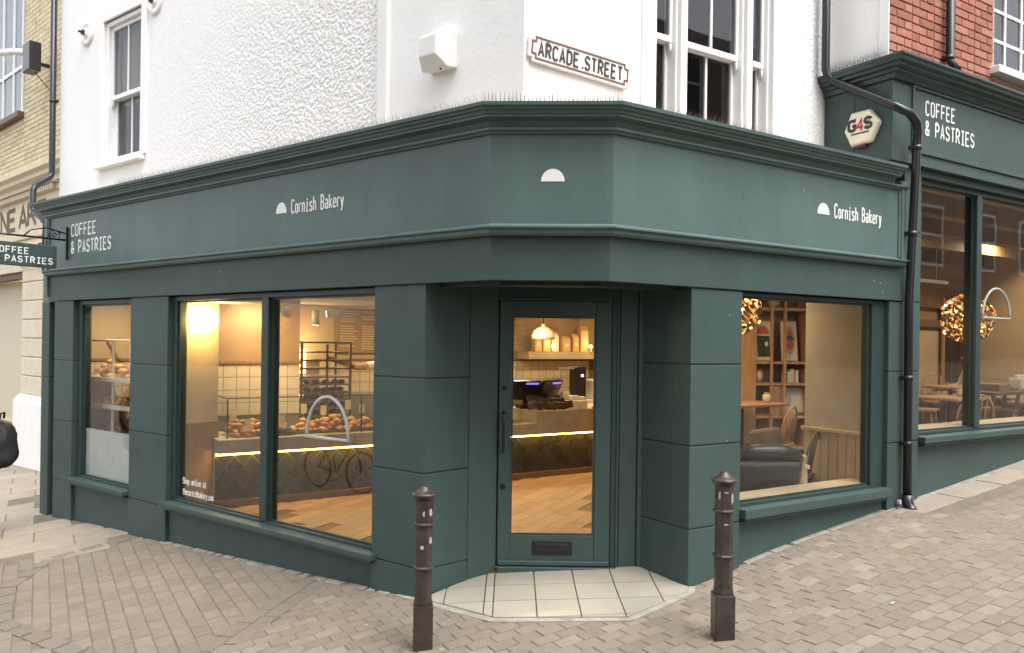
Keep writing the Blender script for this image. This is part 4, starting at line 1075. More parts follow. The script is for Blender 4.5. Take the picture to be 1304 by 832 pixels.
# ================================================================== ACROSS THE STREET (terraces added to block sky light and darken reflections)
def terrace(label, fr, x0, x1, y0, y1, zt, m, cols, rows):
    t = thing('added_terrace', label, 'building', fr, (x0 + x1) / 2, y0, 0)
    MB().box(x0, x1, y0, y1, -2, zt).build('wall', m, t, fr)
    MB().box(x0 - .1, x1 + .1, y1 + .0, y1 + .25, zt - .15, zt + .15).build('parapet', 'opp_stucco', t, fr)
    for i in range(cols):
        for j in range(rows):
            cx = x0 + (x1 - x0) * (i + .5) / cols; z = 3.9 + 2.9 * j
            if z + 1.7 > zt: continue
            f_ = MB().box(cx - .55, cx + .55, y1 + .0, y1 + .05, z, z + 1.6).build('window', 'white_paint', t, fr)
            MB().box(cx - .47, cx + .47, y1 + .051, y1 + .055, z + .08, z + .78).box(cx - .47, cx + .47, y1 + .051, y1 + .055, z + .84, z + 1.52).build('pane', 'screen', f_, fr)
    MB().box(x0 + .4, x1 - .4, y1 + .0, y1 + .06, .4, 2.7).build('shop_window', 'screen', t, fr)
    MB().box(x0 + .2, x1 - .2, y1 + .0, y1 + .16, 2.75, 3.3).build('fascia', 'wood_dark', t, fr)
    return t
terrace('unseen brick terrace added across the street to keep sky light off the corner doorway', WF, -3.9, 3.1, -11, -1.4, 12.0, 'opp_brick', 5, 2)

terrace('unseen brown brick terrace added along the right street to darken reflections in the glass', Frame(RF.w(0, -7.5), RF.x), 5.5, 26, -6, 0, 8.5, 'opp_brick', 8, 2)

# a bicycle left in the side street, outside the frame but mirrored in the big window
bxp, byp = -8.5, 5.6
bk_ = thing('bicycle', 'dark bicycle parked across the left street, mirrored faintly in the big window', 'bicycle', WF, bxp, byp, ground(bxp, byp), R(-40))
for x in (-.52, .52):
    wh = MB().tube([(x + .33 * math.cos(i * .2618), 0, .345 + .33 * math.sin(i * .2618)) for i in range(24)], .02, 8, closed=True).part('wheel', 'black', bk_)
    for k in range(8): MB().tube([(x, 0, .345), (x + .32 * math.cos(k * .785), 0, .345 + .32 * math.sin(k * .785))], .002, 4).build('spoke', 'wire', wh, world=WM[bk_.name])
fr_ = [(-.52, 0, .345), (-.05, 0, .30), (-.18, 0, .80), (.36, 0, .82), (.52, 0, .345)]
MB().tube([fr_[0], fr_[1]], .014, 8).tube([fr_[1], fr_[2]], .016, 8).tube([fr_[2], fr_[0]], .012, 8).tube([fr_[2], fr_[3]], .017, 8).tube([fr_[1], fr_[3]], .017, 8).tube([(.34, 0, .95), fr_[3], fr_[4]], .015, 8).part('frame', 'black', bk_)
MB().tube([(.34, -.26, 1.0), (.36, -.1, .98), (.36, .1, .98), (.34, .26, 1.0)], .013, 8).part('handlebar', 'black', bk_); MB().ball((-.21, 0, .92), .12, 12, 8, sq=(1.1, .55, .3)).part('saddle', 'black', bk_); MB().tube([(-.18, 0, .8), (-.2, 0, .9)], .012, 8).part('seat_post', 'wire', bk_)
for sg in (-1, 1): MB().tube([(-.05, 0, .30), (-.05, sg * .05, .30), (-.05 + sg * .12, sg * .06, .30 - sg * .12)], .01, 6).part('crank', 'wire', bk_)

# ================================================================== INSIDE THE BAKERY
FZ = .09            # main floor
RZ = .30            # raised floor by the right window
room = [xy(LF.w(-6.45, .2)), xy(LF.w(-.7, .2)), (-.35, 5.70), (.95, 5.80), xy(RF.w(.9, .19)), xy(RF.w(3.12, .2)), xy(RF.w(3.12, 3.7)), xy(RF.w(5.3, 3.7)), xy(RF.w(5.3, 6.6)), xy(RF.w(-2.75, 6.6))]
room_in = [xy(LF.w(-5.9, .62)), xy(LF.w(-.7, .62)), (-.2, 5.95), (.85, 5.95), xy(RF.w(.95, .5)), xy(RF.w(3.0, .5)), xy(RF.w(3.0, 3.7)), xy(RF.w(5.0, 3.7)), xy(RF.w(5.0, 6.3)), xy(RF.w(-2.4, 6.3))]
room_c = [xy(LF.w(-6.5, .13)), xy(LF.w(-.0, .13)), xy(RF.w(0, .13)), xy(RF.w(3.12, .15)), xy(RF.w(3.12, 3.6)), xy(RF.w(5.3, 3.6)), xy(RF.w(5.3, 6.7)), xy(RF.w(-2.85, 6.7))]
fl = tag(MB().prism(room, FZ - .12, FZ - .006).build('shop_floor', 'wood_dark', base=(0, 8, FZ)), kind='structure', label='warm oak plank floor of the bakery')
pk = [MB().box(-.4 + .002, .4 - .002, -.075 + .0015, .075 - .0015, -.005, 0).mesh('plank', [M['wood_floor']]) for _ in range(1)]
fd = Frame((0, 8, FZ), (.42, .907, 0)); np_ = 0; st2 = MB()
for i in range(-30, 30):
    for j in range(-12, 12):
        p = fd.w(j * .8 + (.4 if i % 2 else 0) + .13 * (i % 3), i * .15, 0)
        if not inpoly((p.x, p.y), room_in): continue
        a = RF.l(p)
        if a.y > 4.25: continue
        vis = (p.y > 6.2 and -.36 < p.x / p.y < .11)
        if vis and np_ < 295: inst('plank', pk[0], fl, fd.m @ Matrix.Translation((j * .8 + (.4 if i % 2 else 0) + .13 * (i % 3), i * .15, 0))); np_ += 1
MB().box(1.5, 2.299, .2, 1.5, -.4, RZ).box(2.3, 3.3, .2, 2.9, -.4, RZ + .0004).box(3.3, 11.2, .2, 3.5, -.4, .52).build('raised_floor', 'wood_panel', fl, RF)
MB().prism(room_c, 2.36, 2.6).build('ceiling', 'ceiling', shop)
# back wall with white tiles
MB().box(-2.7, 5.3, 6.5, 6.7, -.2, 2.5).build('back_wall', 'wall_in', shop, RF)
MB().box(5.2, 5.35, 3.55, 6.7, -.2, 2.5).build('end_wall', 'wall_in', shop, RF)
MB().box(-2.68, 5.2, 6.483, 6.4999, .1, 1.47).build('tile_backing', 'grout_wall', shop, RF)
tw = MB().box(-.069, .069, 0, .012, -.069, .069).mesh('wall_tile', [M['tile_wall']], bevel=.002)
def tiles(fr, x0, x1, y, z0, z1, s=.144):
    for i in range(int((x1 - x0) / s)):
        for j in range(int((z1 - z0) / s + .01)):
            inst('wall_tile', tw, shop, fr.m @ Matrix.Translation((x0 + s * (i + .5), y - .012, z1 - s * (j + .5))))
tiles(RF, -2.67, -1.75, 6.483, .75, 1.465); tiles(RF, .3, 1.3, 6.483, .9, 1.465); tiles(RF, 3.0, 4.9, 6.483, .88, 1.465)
MB().box(-2.68, 5.2, 6.46, 6.482, 1.47, 1.50).build('tile_trim', 'wood_panel', shop, RF)
# nearer wall section left of the tray rack
MB().box(-1.95, -.335, 5.30, 6.5, -.2, 2.4).build('wall_pier', 'wall_brown', shop, RF)
MB().box(-1.94, -.336, 5.284, 5.2999, .1, 1.465).build('tile_backing', 'grout_wall', shop, RF)
tiles(RF, -1.92, -.334, 5.284, .75, 1.462)
MB().box(-1.95, -.33, 5.26, 5.299, 1.467, 1.50).build('tile_trim', 'wood_panel', shop, RF)
MB().prism([xy(RF.w(x_, y_)) for x_, y_ in ((-2.15, 4.9), (5.2, 4.9), (5.2, 6.49), (-2.7, 6.49))], 2.22, 2.359).build('bulkhead', 'ceiling', shop)
# partition at the left of the big window with timber lower panel
MB().box(-4.05, -3.90, .2, .55, -.1, 2.4).build('window_partition', 'wall_in', shop, LF)
MB().box(-4.06, -3.885, .2, .557, -.1, .94).build('timber_panel', 'wood_panel', shop, LF, bevel=.004)
# wall at the right of the right window: plaster over upright boards
MB().box(2.985, 3.12, .19, .815, -.1, 2.4).build('window_partition', 'wall_grey', shop, RF)
for i in range(7): MB().box(2.962, 2.984, .19 + .088 * i + .002, .19 + .088 * (i + 1) - .002, .3, .99).build('wall_board', 'wood_pale', shop, RF, bevel=.003)
MB().box(2.94, 2.99, .185, .825, .992, 1.025).build('board_cap', 'wood_pale', shop, RF, bevel=.004)
# far room shell
MB().box(3.13, 11.3, .25, 3.7, 3.42, 3.6).build('ceiling', 'ceiling', rb, RF)
MB().box(3.0, 11.3, 3.5, 3.68, -.2, 3.5).build('back_wall', 'wall_brown', rb, RF)  # brown of the upper part paints in reflections on the window glass
MB().box(3.2, 11.0, 3.48, 3.4995, .5, 2.05).build('wall_panel', 'wall_in', rb, RF)
MB().box(11.0, 11.2, .25, 3.5, .3, 3.5).build('end_wall', 'wall_in', rb, RF)
MB().box(3.125, 3.2, .25, 3.5, 2.37, 3.5).build('bulkhead', 'wall_brown', rb, RF)
for k, (yy, zz) in enumerate(((.9, 3.2), (1.7, 3.2), (2.5, 3.2), (3.3, 3.2))): MB().box(3.2, 11, yy, yy + .16, zz, 3.42).build('reflection_beam', 'reflection_brown', rb, RF)  # brown bars standing in for reflections in the far window
for zz in (2.75, 2.42, 2.1): MB().box(3.2, 11, 3.42, 3.499, zz, zz + .12).build('reflection_rail', 'reflection_brown', rb, RF)  # more bars in place of reflections, set against the back wall

def tbox(name, m, fr, x0, x1, y0, y1, z0, z1, parent, bevel=.003): return bx(name, m, fr, x0, x1, y0, y1, z0, z1, parent, bevel)
# ---- counter
CY = 4.05
ct = thing('counter', 'long concrete topped bakery counter with dark diamond tiled front and glowing strip', 'counter', RF, 1.0, 4.4, FZ)
tbox('worktop', 'concrete', RF, -1.5, 2.195, CY, 4.80, .635, .765, ct); tbox('worktop', 'concrete', RF, 2.2, 5.0, CY, 4.80, .635, .915, ct)
tbox('surface', 'counter_top', RF, -1.5, 2.195, CY + .006, 4.8, .7655, .772, ct); tbox('surface', 'counter_top', RF, 2.203, 5.0, CY + .006, 4.8, .9155, .922, ct)
tbox('front_panel', 'grout_gold', RF, -1.5, 5.0, 4.20, 4.75, .10, .632, ct)
tbox('plinth_rail', 'wood_dark', RF, -1.5, 5.0, 4.165, 4.21, .09, .16, ct)
tbox('light_strip', 'led', RF, -1.5, 5.0, 4.10, 4.14, .612, .632, ct)
dw, dh = .175, .215
for r_ in range(-1, 7):
    for i in range(-11, 24):
        cx = i * dw + (dw / 2 if r_ % 2 else 0); cz = .16 + r_ * dh / 2
        if not (-1.62 < cx < .3 or 1.7 < cx < 3.45): continue
        g = .95
        q = clip_convex([(cx + dw / 2 * g, cz), (cx, cz + dh / 2 * g), (cx - dw / 2 * g, cz), (cx, cz - dh / 2 * g)], [(-1.498, .162), (4.99, .162), (4.99, .608), (-1.498, .608)])
        if len(q) >= 3 and max(p[1] for p in q) - min(p[1] for p in q) > .02: MB().slab(q, 4.188, 4.1995).build('diamond_tile', 'tile_dark', ct, RF)
for x0 in (-1.5, -.6, .8, 2.2, 3.6):
    d = bpy.data.lights.new('strip_light', 'AREA'); d.shape = 'RECTANGLE'; d.size = 1.35; d.size_y = .03; d.energy = .9; d.color = (1, .64, .25)
    o = bpy.data.objects.new('strip_light', d); reg(o, ct, RF.m @ Matrix.Translation((x0 + .68, 4.12, .608)))
# glass display case
dc = thing('display_case', 'frameless glass display case on the counter behind the big window', 'display case', RF, -.65, 4.35, .772)
GX0, GX1, GY0, GY1, GZ0, GZ1 = -1.40, .55, 4.12, 4.62, .773, 1.155
for a in ((GX0, GX1, GY0, GY0 + .006, GZ0, GZ1), (GX0, GX0 + .006, GY0 + .007, GY1, GZ0, GZ1), (GX1 - .006, GX1, GY0 + .007, GY1, GZ0, GZ1), (GX0, GX1, GY0, GY1, GZ1 + .001, GZ1 + .007)): MB().box(*a).build('pane', 'glass_case', dc, RF)
mb = MB(); t = .007
for x in (GX0, -.02, GX1): mb.box(x - t, x + t, GY0 - .008, GY0 - .001, GZ0, GZ1)
mb.box(GX0, GX1, GY0 - .0085, GY0 + .01, GZ1 + .008, GZ1 + .018); mb.box(GX0 - .008, GX0 + .006, GY0, GY1, GZ1 + .008, GZ1 + .0175)
mb.build('trim', 'screen', dc, RF)
# trays, pastries
def tray(label, x0, x1, y0, y1, z, m='plate', group=None):
    tt = thing('serving_tray', label, 'tray', RF, (x0 + x1) / 2, (y0 + y1) / 2, z, group=group)
    MB().box(x0, x1, y0, y1, z, z + .012).build('base', m, tt, RF, bevel=.003)
    MB().box(x0, x1, y0, y0 + .008, z + .0125, z + .03).box(x0, x1, y1 - .008, y1, z + .0125, z + .03).box(x0, x0 + .008, y0 + .009, y1 - .009, z + .0125, z + .03).box(x1 - .008, x1, y0 + .009, y1 - .009, z + .0125, z + .03).build('rim', m, tt, RF)
    return tt
cm = MB()
prof = []
N_ = 15
pts, rad = [], []
for i in range(N_):
    t_ = i / (N_ - 1); a = R(-75 + 150 * t_); pts.append((.060 * math.sin(a), .045 - .06 * math.cos(a), .0))
    rad.append((.006 + .024 * math.sin(math.pi * t_) ** .8) * (1 + (.10 if i % 2 else -.06)))
cm.tube(pts, rad, 8)
cro = cm.mesh('croissant', [M['croissant']])
def pile(me, name, label, cat, group, fr, x0, x1, y0, y1, z, n, layers, dz, sc=1., flat=.25):
    k = 0
    for L in range(layers):
        m_ = max(1, int(n * (1 - .32 * L)))
        for i in range(m_):
            ins = .10 * L * (x1 - x0) / 2
            x = x0 + ins + (x1 - x0 - 2 * ins) * (i + .5 + random.uniform(-.25, .25)) / m_; y = random.uniform(y0 + .03 * L, y1 - .03 * L)
            s = sc * random.uniform(.88, 1.12)
            o = inst(name, me, None, fr.m @ Matrix.Translation((x, y, z + .022 * sc + dz * L)) @ Matrix.Rotation(random.uniform(0, 6.28), 4, 'Z') @ Matrix.Rotation(random.uniform(-flat, flat), 4, 'X') @ Matrix.Diagonal((s, s, s, 1)))
            tag(o, label, cat, group)
tray('long dark tray heaped with croissants behind the arch outline on the glass', -.72, .30, 4.18, 4.56, .772)
pile(cro, 'croissant', 'golden croissant in the heap behind the white arch outline', 'croissant', 'croissants on the long tray', RF, -.70, .28, 4.20, 4.52, .79, 22, 4, .038)
tray('small tray of croissants at the left end of the display case', -1.36, -1.0, 4.30, 4.58, .80)
MB().lathe([(.05, 0), (.05, .03)], 0, 0, 0, 10)
pile(cro, 'croissant', 'small croissant on the tray at the left end of the glass case', 'croissant', 'croissants on the left tray', RF, -1.34, -1.0, 4.30, 4.56, .82, 9, 3, .034, .9)
tray('middle tray of pastries just left of the window mullion', -.97, -.74, 4.30, 4.58, .80)
pile(cro, 'croissant', 'pastry on the middle tray behind the window mullion', 'croissant', 'pastries behind the mullion', RF, -.96, -.74, 4.30, 4.56, .82, 7, 3, .034)
bun = MB().ball((0, 0, 0), .04, 9, 6, sq=(1, .85, .62)).mesh('bun', [M['choc']])
bung = MB().ball((0, 0, 0), .036, 9, 6, sq=(1.1, .8, .6)).mesh('bun', [M['croissant']])
pile(bun, 'chocolate_bun', 'dark chocolate bun in the low heap in front of the croissant tray', 'bun', 'chocolate buns at the front of the case', RF, -1.0, -.72, 4.14, 4.20, .775, 7, 2, .03)
pile(bung, 'pastry_bun', 'small golden bun in the front row of the glass case', 'bun', 'small buns at the front of the case', RF, -1.36, -1.02, 4.14, 4.22, .775, 8, 2, .028)
for k, (x, y, z) in enumerate(((-1.27, 4.46, .91), (-1.17, 4.25, .84), (-.93, 4.46, .91), (-.82, 4.28, .87), (-.52, 4.52, .955), (-.30, 4.52, .93), (-.02, 4.52, .98), (.12, 4.46, .94))):
    names = ('tall price card over the left tray in the glass case', 'low price card near the left edge of the case', 'price card beside the mullion, on its left', 'price card low beside the mullion, on its right', 'price card left behind the arch outline', 'price card in the middle of the arch outline', 'highest price card at the right side of the arch outline', 'price card right of the arch outline')
    pc = thing('price_card', 'cream ' + names[k], 'price card', RF, x, y, z)
    MB().box(-.032, .032, -.002, .002, 0, .105).part('card', 'card', pc); MB().tube([(0, 0, 0), (0, .004, -.07)], .003, 5).part('pin', 'wire', pc)
# ---- tray rack
rk = thing('tray_rack', 'tall dark baker\'s rack of trays against the lit wall behind the counter', 'rack', RF, -.01, 5.6, FZ)
X0, X1, Y0, Y1 = -.30, .30, 5.32, 5.85
for x, y in ((X0, Y0), (X1, Y0), (X0, Y1), (X1, Y1)): tbox('post', 'rackmetal', RF, x - .014, x + .014, y - .014, y + .014, FZ, 1.71, rk)
tbox('top_frame', 'rackmetal', RF, X0 - .013, X1 + .013, Y0 - .013, Y1 + .013, 1.7105, 1.73, rk)
for i, z in enumerate([1.60, 1.50, 1.40, 1.30, 1.21, 1.12, 1.03, .94, .85, .76, .67]):
    for x in (X0, X1): tbox('runner', 'rackmetal', RF, x - .013, x + .013, Y0 + .015, Y1 - .015, z - .012, z, rk)
    if i >= 0: tbox('tray', 'rackmetal' if i > 3 else 'rackwhite', RF, X0 + .02, X1 - .02, Y0, Y1, z + .0005, z + .012, rk)
    tbox('crossbar', 'rackmetal', RF, X0 + .015, X1 - .015, Y0 - .008, Y0 + .004, z - .004, z + .0135, rk)
    if i >= 4:
        for k in range(5):
            o = inst('chocolate_bun', bun, None, RF.m @ Matrix.Translation((X0 + .08 + .11 * k + random.uniform(-.02, .02), Y0 + random.uniform(.05, .12), z + .036)) @ Matrix.Rotation(random.uniform(0, 6), 4, 'Z') @ Matrix.Diagonal((1.25, 1.2, 1.1, 1)))
            tag(o, 'dark bun on a tray of the tall rack', 'bun', 'dark buns on the rack trays')
MB().box(-.01, .02, Y0 - .014, Y0 - .009, FZ, 1.7).build('middle_post', 'rackmetal', rk, RF)
rl = thing('rack_lamp', 'warm wall lamp glowing behind the tray rack', 'lamp', RF, -.1, 6.44, 1.45)
MB().box(-.28, .10, 6.43, 6.48, 1.30, 1.62).build('diffuser', mat('lamp_panel', (1, .8, .5), .5, emit=(1, .68, .26), estr=2.6), rl, RF, bevel=.01)
light('lamp_light', 'POINT', rl, RF, (.0, 6.2, 1.75), 7, (1, .68, .32), .12)
# menu board behind the counter
mbd = thing('menu_board', 'wide wooden menu board with rows of small white lines on the back wall', 'menu board', RF, 2, 6.44, 1.58)
tbox('board', 'wall_brown', RF, .52, 3.42, 6.45, 6.4825, 1.575, 2.20, mbd)
mb = MB()
for cx in [.58 + .31 * i for i in range(10)]:
    z = 2.14
    while z > 1.62:
        if random.random() < .88:
            x = cx; e = cx + random.uniform(.16, .25)
            while x < e:
                l = random.uniform(.012, .045); mb.box(x, min(e, x + l), 6.446, 6.4499, z, z + .014); x += l + .009
        z -= .034
tag(mb.build('menu_lines', 'print_cream', mbd, RF), kind='stuff')
# ---- shelf with bags, seen through the door
sh = thing('wall_shelf', 'thick wall shelf carrying paper bags, seen through the door', 'shelf', RF, 4.2, 6.3, 1.5)
tbox('board', 'wall_in', RF, 3.46, 5.15, 6.15, 6.48, 1.50, 1.615, sh)
def bag_(label, x, w_, h_, m, lit=0):
    b = thing('paper_bag', label, 'bag', RF, x, 6.3, 1.616)
    MB().add([(-w_ / 2, -.06, 0), (w_ / 2, -.06, 0), (w_ / 2, .06, 0), (-w_ / 2, .06, 0), (-w_ * .47, -.055, h_ * .8), (w_ * .47, -.055, h_ * .8), (w_ * .47, .055, h_ * .8), (-w_ * .47, .055, h_ * .8), (-w_ * .42, -.012, h_), (w_ * .42, -.016, h_ * .96), (w_ * .42, .016, h_ * .96), (-w_ * .42, .012, h_)],
             [(3, 2, 1, 0), (0, 1, 5, 4), (1, 2, 6, 5), (2, 3, 7, 6), (3, 0, 4, 7), (4, 5, 9, 8), (5, 6, 10, 9), (6, 7, 11, 10), (7, 4, 8, 11), (8, 9, 10, 11)]).part('body', m, b, bevel=.006)
    MB().box(-w_ * .25, w_ * .25, -.0615, -.0605, h_ * .3, h_ * .5).part('printed_label', 'paper_white', b)
for k, (lb, x, w_, h_, m_) in enumerate((('leftmost brown paper bag on the shelf beside the lamp glow', 3.70, .13, .30, 'paper'), ('brown paper bag on the shelf in the middle of the lamp glow', 3.86, .14, .33, 'paper'), ('pale paper bag on the shelf right of the lamp glow', 4.03, .13, .31, 'paper_white'), ('dim brown bag between the two glows on the shelf', 4.25, .15, .25, 'paper'), ('brown bag left of the right glow on the shelf', 4.43, .12, .29, 'paper'), ('tall bag at the right end of the shelf view', 4.60, .16, .42, 'paper'))): bag_(lb, x, w_, h_, m_)
for k, (x, lb) in enumerate(((3.92, 'small glowing shelf lamp between paper bags'), (4.66, 'small glowing shelf lamp at the right end of the bag shelf'))):
    sl_ = thing('shelf_lamp', lb, 'lamp', RF, x, 6.16, 1.616)
    MB().lathe([(.03, 0), (.03, .012), (.006, .02), (.006, .06)], seg=12).part('base', 'wire', sl_); MB().ball((0, 0, .085), .028, 12, 8).part('bulb', 'bulb', sl_)
    light('lamp_light', 'POINT', sl_, RF, (x, 6.06, 1.78), 1.6, (1, .66, .28), .05)
# tills
def till(label, x, rot):
    t = thing('till', label, 'till', RF, x, 4.45, .922, rot)
    MB().box(-.10, .10, -.08, .12, 0, .05).box(-.03, .03, -.02, .04, .05, .14).part('stand', 'screen', t, bevel=.006)
    m_ = WM[t.name] @ Matrix.Translation((0, 0, .22)) @ Matrix.Rotation(R(24), 4, 'X')
    h_ = MB().box(-.19, .19, -.03, .015, -.12, .15).build('screen_housing', 'screen', t, world=m_, bevel=.01)
    MB().box(-.02, .15, -.0335, -.0305, .105, .13).build('display', 'screen_on', h_, world=m_)
till('left black till with tilted screen on the counter, seen through the door', 2.30, R(-14)); till('right black till with tilted screen on the counter, seen through the door', 2.66, R(16))
cm_ = thing('coffee_tower', 'tall black dispenser tower with flat arm behind the counter', 'dispenser', RF, 4.05, 5.7, .9)
MB().box(-.08, .10, -.1, .1, 0, .50).part('tower', 'screen', cm_, bevel=.01); MB().box(-.38, -.0805, -.04, .04, .46, .485).part('arm', 'wire', cm_); MB().box(.0, .04, -.104, -.1005, .35, .38).part('indicator', 'downlight', cm_)
tbox('machine', 'plastic_white', RF, 3.55, 4.5, 5.5, 5.95, .5, .9, thing('back_counter', 'pale back counter with coffee machine behind the tills', 'counter', RF, 4, 5.7, FZ))
ur = thing('coffee_machine', 'pale coffee machine with black spouts behind the counter, right in the door pane', 'coffee machine', RF, 4.42, 5.65, .902)
MB().box(-.14, .3, -.15, .2, 0, .30).part('body', 'plastic_white', ur, bevel=.02, seg=2); MB().tube([(-.12, -.16, .24), (-.12, -.2, .2), (-.12, -.2, .08)], .03, 8).tube([(-.0, -.16, .3), (0, -.2, .36), (.0, -.16, .42)], .02, 8).part('spout', 'screen', ur)
# packets and boxes on the counter
pkm = MB().box(-.05, .05, -.018, .018, 0, .09).mesh('packet', [M['choc']], bevel=.008)
for r_ in range(3):
    for i in range(9 - r_):
        o = inst('coffee_packet', pkm, None, RF.m @ Matrix.Translation((2.20 + .068 * i + .03 * r_ + random.uniform(-.015, .015), 4.13 + .07 * r_ + random.uniform(-.015, .015), .922 + .035 * r_ + random.uniform(0, .02))) @ Matrix.Rotation(random.uniform(-.25, .25), 4, 'Z') @ Matrix.Rotation(random.uniform(-.6, .1), 4, 'X') @ Matrix.Rotation(random.uniform(-.5, .5), 4, 'Y'))
        tag(o, 'dark packet in the heap in front of the tills', 'packet', 'dark packets in front of the tills')
bxm = MB().box(-.055, .055, -.04, .04, 0, .10).mesh('carton', [M['paper_white']], bevel=.004)
for i, (x, y, z) in enumerate(((2.86, 4.16, 0), (2.98, 4.16, 0), (2.80, 4.27, .0), (2.92, 4.27, .06), (3.04, 4.27, .04), (2.86, 4.38, .1))):
    o = inst('carton', bxm, None, RF.m @ Matrix.Translation((x, y, .922 + z)) @ Matrix.Rotation(random.uniform(-.2, .2), 4, 'Z'))
    if z: MB().box(x - .05, x + .05, y - .035, y + .035, .922, .922 + z - .001).build('riser', 'paper', o, RF)
    tag(o, 'cream carton in the small stack right of the dark packets', 'carton', 'cream cartons on the counter')
cd = thing('card_reader', 'black card reader on a stand at the right edge of the door pane', 'card reader', RF, 3.16, 4.12, .922)
MB().lathe([(.05, 0), (.05, .01), (.014, .02), (.014, .12)], seg=12).part('stand', 'screen', cd); MB().box(-.04, .04, -.03, .0, .10, .24).part('reader', 'screen', cd, bevel=.006); MB().box(-.03, .03, -.033, -.0305, .16, .22).part('display', 'plastic_white', cd)
gc = thing('glass_jar_case', 'small glass case with cakes at the left edge of the door pane', 'display case', RF, 1.85, 4.3, .772)
for a in ((1.6, 2.07, 4.15, 4.155, .773, 1.15), (2.065, 2.07, 4.156, 4.5, .773, 1.15), (1.6, 2.07, 4.15, 4.5, 1.151, 1.157)): MB().box(*a).build('pane', 'glass_case', gc, RF)
MB().box(1.62, 2.05, 4.17, 4.48, .773, .80).build('base', 'wood', gc, RF); MB().lathe([(.09, .8), (.09, .86), (.07, .87), (.07, .93), (.03, .95)], 1.88, 4.3, 0, 14).build('cake', 'paper_white', gc, RF)
ng = thing('wall_sketch', 'small framed line drawing on the tiles above the tills', 'picture', RF, 2.95, 6.45, 1.25)
tbox('frame', 'paper_white', RF, 3.12, 3.42, 6.455, 6.47, 1.2, 1.45, ng); MB().tube([(3.18, 6.45, 1.30), (3.2, 6.45, 1.38), (3.25, 6.45, 1.35), (3.3, 6.45, 1.33), (3.34, 6.45, 1.38), (3.36, 6.45, 1.34)], .008, 6).build('drawing', 'ink', ng, RF)
# pendant shade seen through the door
def pendant(label, fr, x, y, z, r=.17):
    t = thing('pendant_lamp', label, 'lamp', fr, x, y, z)
    MB().lathe([(r, 0), (r * .97, .05), (r * .8, .12), (r * .45, .165), (.03, .18), (.025, .22)], seg=20).part('shade', 'paper_white', t)
    MB().tube([(0, 0, .2), (0, 0, 2.36 - z)], .006, 6).part('cord', 'screen', t); MB().ball((0, 0, .04), .04, 10, 8).part('bulb', 'plastic_white', t)
pendant('pale dome pendant lamp high in the door pane', RF, 3.14, 5.3, 1.80)
# track spots
def spot(label, p, ax, ln, power=0, aim=None, top=2.31):
    t = thing('track_spot', label, 'spotlight', RF, *p)
    a = Vector(ax).normalized()
    MB().tube([tuple(-a * ln / 2), tuple(a * ln / 2)], .043, 14).part('can', 'plastic_white', t); MB().tube([tuple(a * (ln / 2 + .001)), tuple(a * (ln / 2 + .004))], .034, 12).part('lens', 'downlight', t)
    MB().tube([(0, 0, .03), (0, 0, top - p[2])], .009, 8).part('stem', 'plastic_white', t)
    if power: light('spot_beam', 'SPOT', t, RF, (p[0] + a.x * .25, p[1] + a.y * .25, p[2] + a.z * .25), power, (1, .74, .42), .06, aim or (p[0] + a.x * 3, p[1] + a.y * 3, p[2] + a.z * 3), 95)
tr = thing('lighting_track', 'white ceiling track carrying three spotlights', 'lighting track', RF, -.5, 4.2, 2.11)
tbox('rail', 'plastic_white', RF, -1.5, 1.0, 4.185, 4.215, 2.095, 2.12, tr)
for x in (-1.2, .6): MB().tube([(x, 4.2, 2.121), (x, 4.2, 2.36)], .006, 6).build('hanger', 'plastic_white', tr, RF)
spot('left white spotlight on the hanging track, turned to the right', (-.86, 4.2, 2.035), (.92, .3, -.15), .19, 14, (-.9, 4.9, .9), 2.095)
spot('middle white spotlight on the hanging track, pointing straight down', (-.505, 4.2, 1.985), (0, .12, -1), .15, 9, None, 2.095)
spot('right white spotlight on the hanging track, turned to the left', (-.29, 4.2, 2.04), (-.9, .3, -.12), .19, 14, (.2, 5.3, 1.0), 2.095)
# unseen ceiling lights, added to brighten the inside of the shop
for k, (x, y, pw, lb) in enumerate(((-.9, 4.95, 16, 'added unseen light over the left end of the counter'), (.9, 5.2, 16, 'added unseen light over the menu board'), (2.6, 4.9, 20, 'added unseen light over the tills'), (4.2, 5.0, 16, 'added unseen light over the coffee machine'), (1.2, 2.2, 15, 'added unseen light in the middle of the shop floor'), (-2.30, 5.75, 30, 'added unseen light over the bread shelves'), (2.75, 1.35, 13, 'added unseen light by the right window'))):
    d = thing('added_ceiling_light', lb, 'added light', RF, x, y, 2.345 if y < 4.9 else 2.205)
    MB().lathe([(.07, 0), (.075, .008), (.075, .012)], seg=16).part('trim', 'plastic_white', d); MB().lathe([(.055, -.004), (.055, -.001)], seg=16).part('diffuser', 'downlight', d)
    light('light', 'AREA', d, RF, (x, y, (2.345 if y < 4.9 else 2.205) - .02), pw, (1, .73, .40), .3, (x, y, 0))
# globe lamp on the partition by the big window
gl_ = thing('globe_lamp', 'bright round globe lamp glowing on the wall at the left of the big window', 'lamp', LF, -3.88, .36, 1.93)
MB().ball((-3.79, .33, 1.93), .125, 20, 14).build('globe', 'lamp_globe', gl_, LF)
MB().tube([(-3.90, .36, 1.93), (-3.87, .36, 1.93)], .05, 14).build('wall_plate', 'plastic_white', gl_, LF)
light('globe_light', 'POINT', gl_, LF, (-3.66, .34, 1.92), 9, (1, .70, .28), .1)
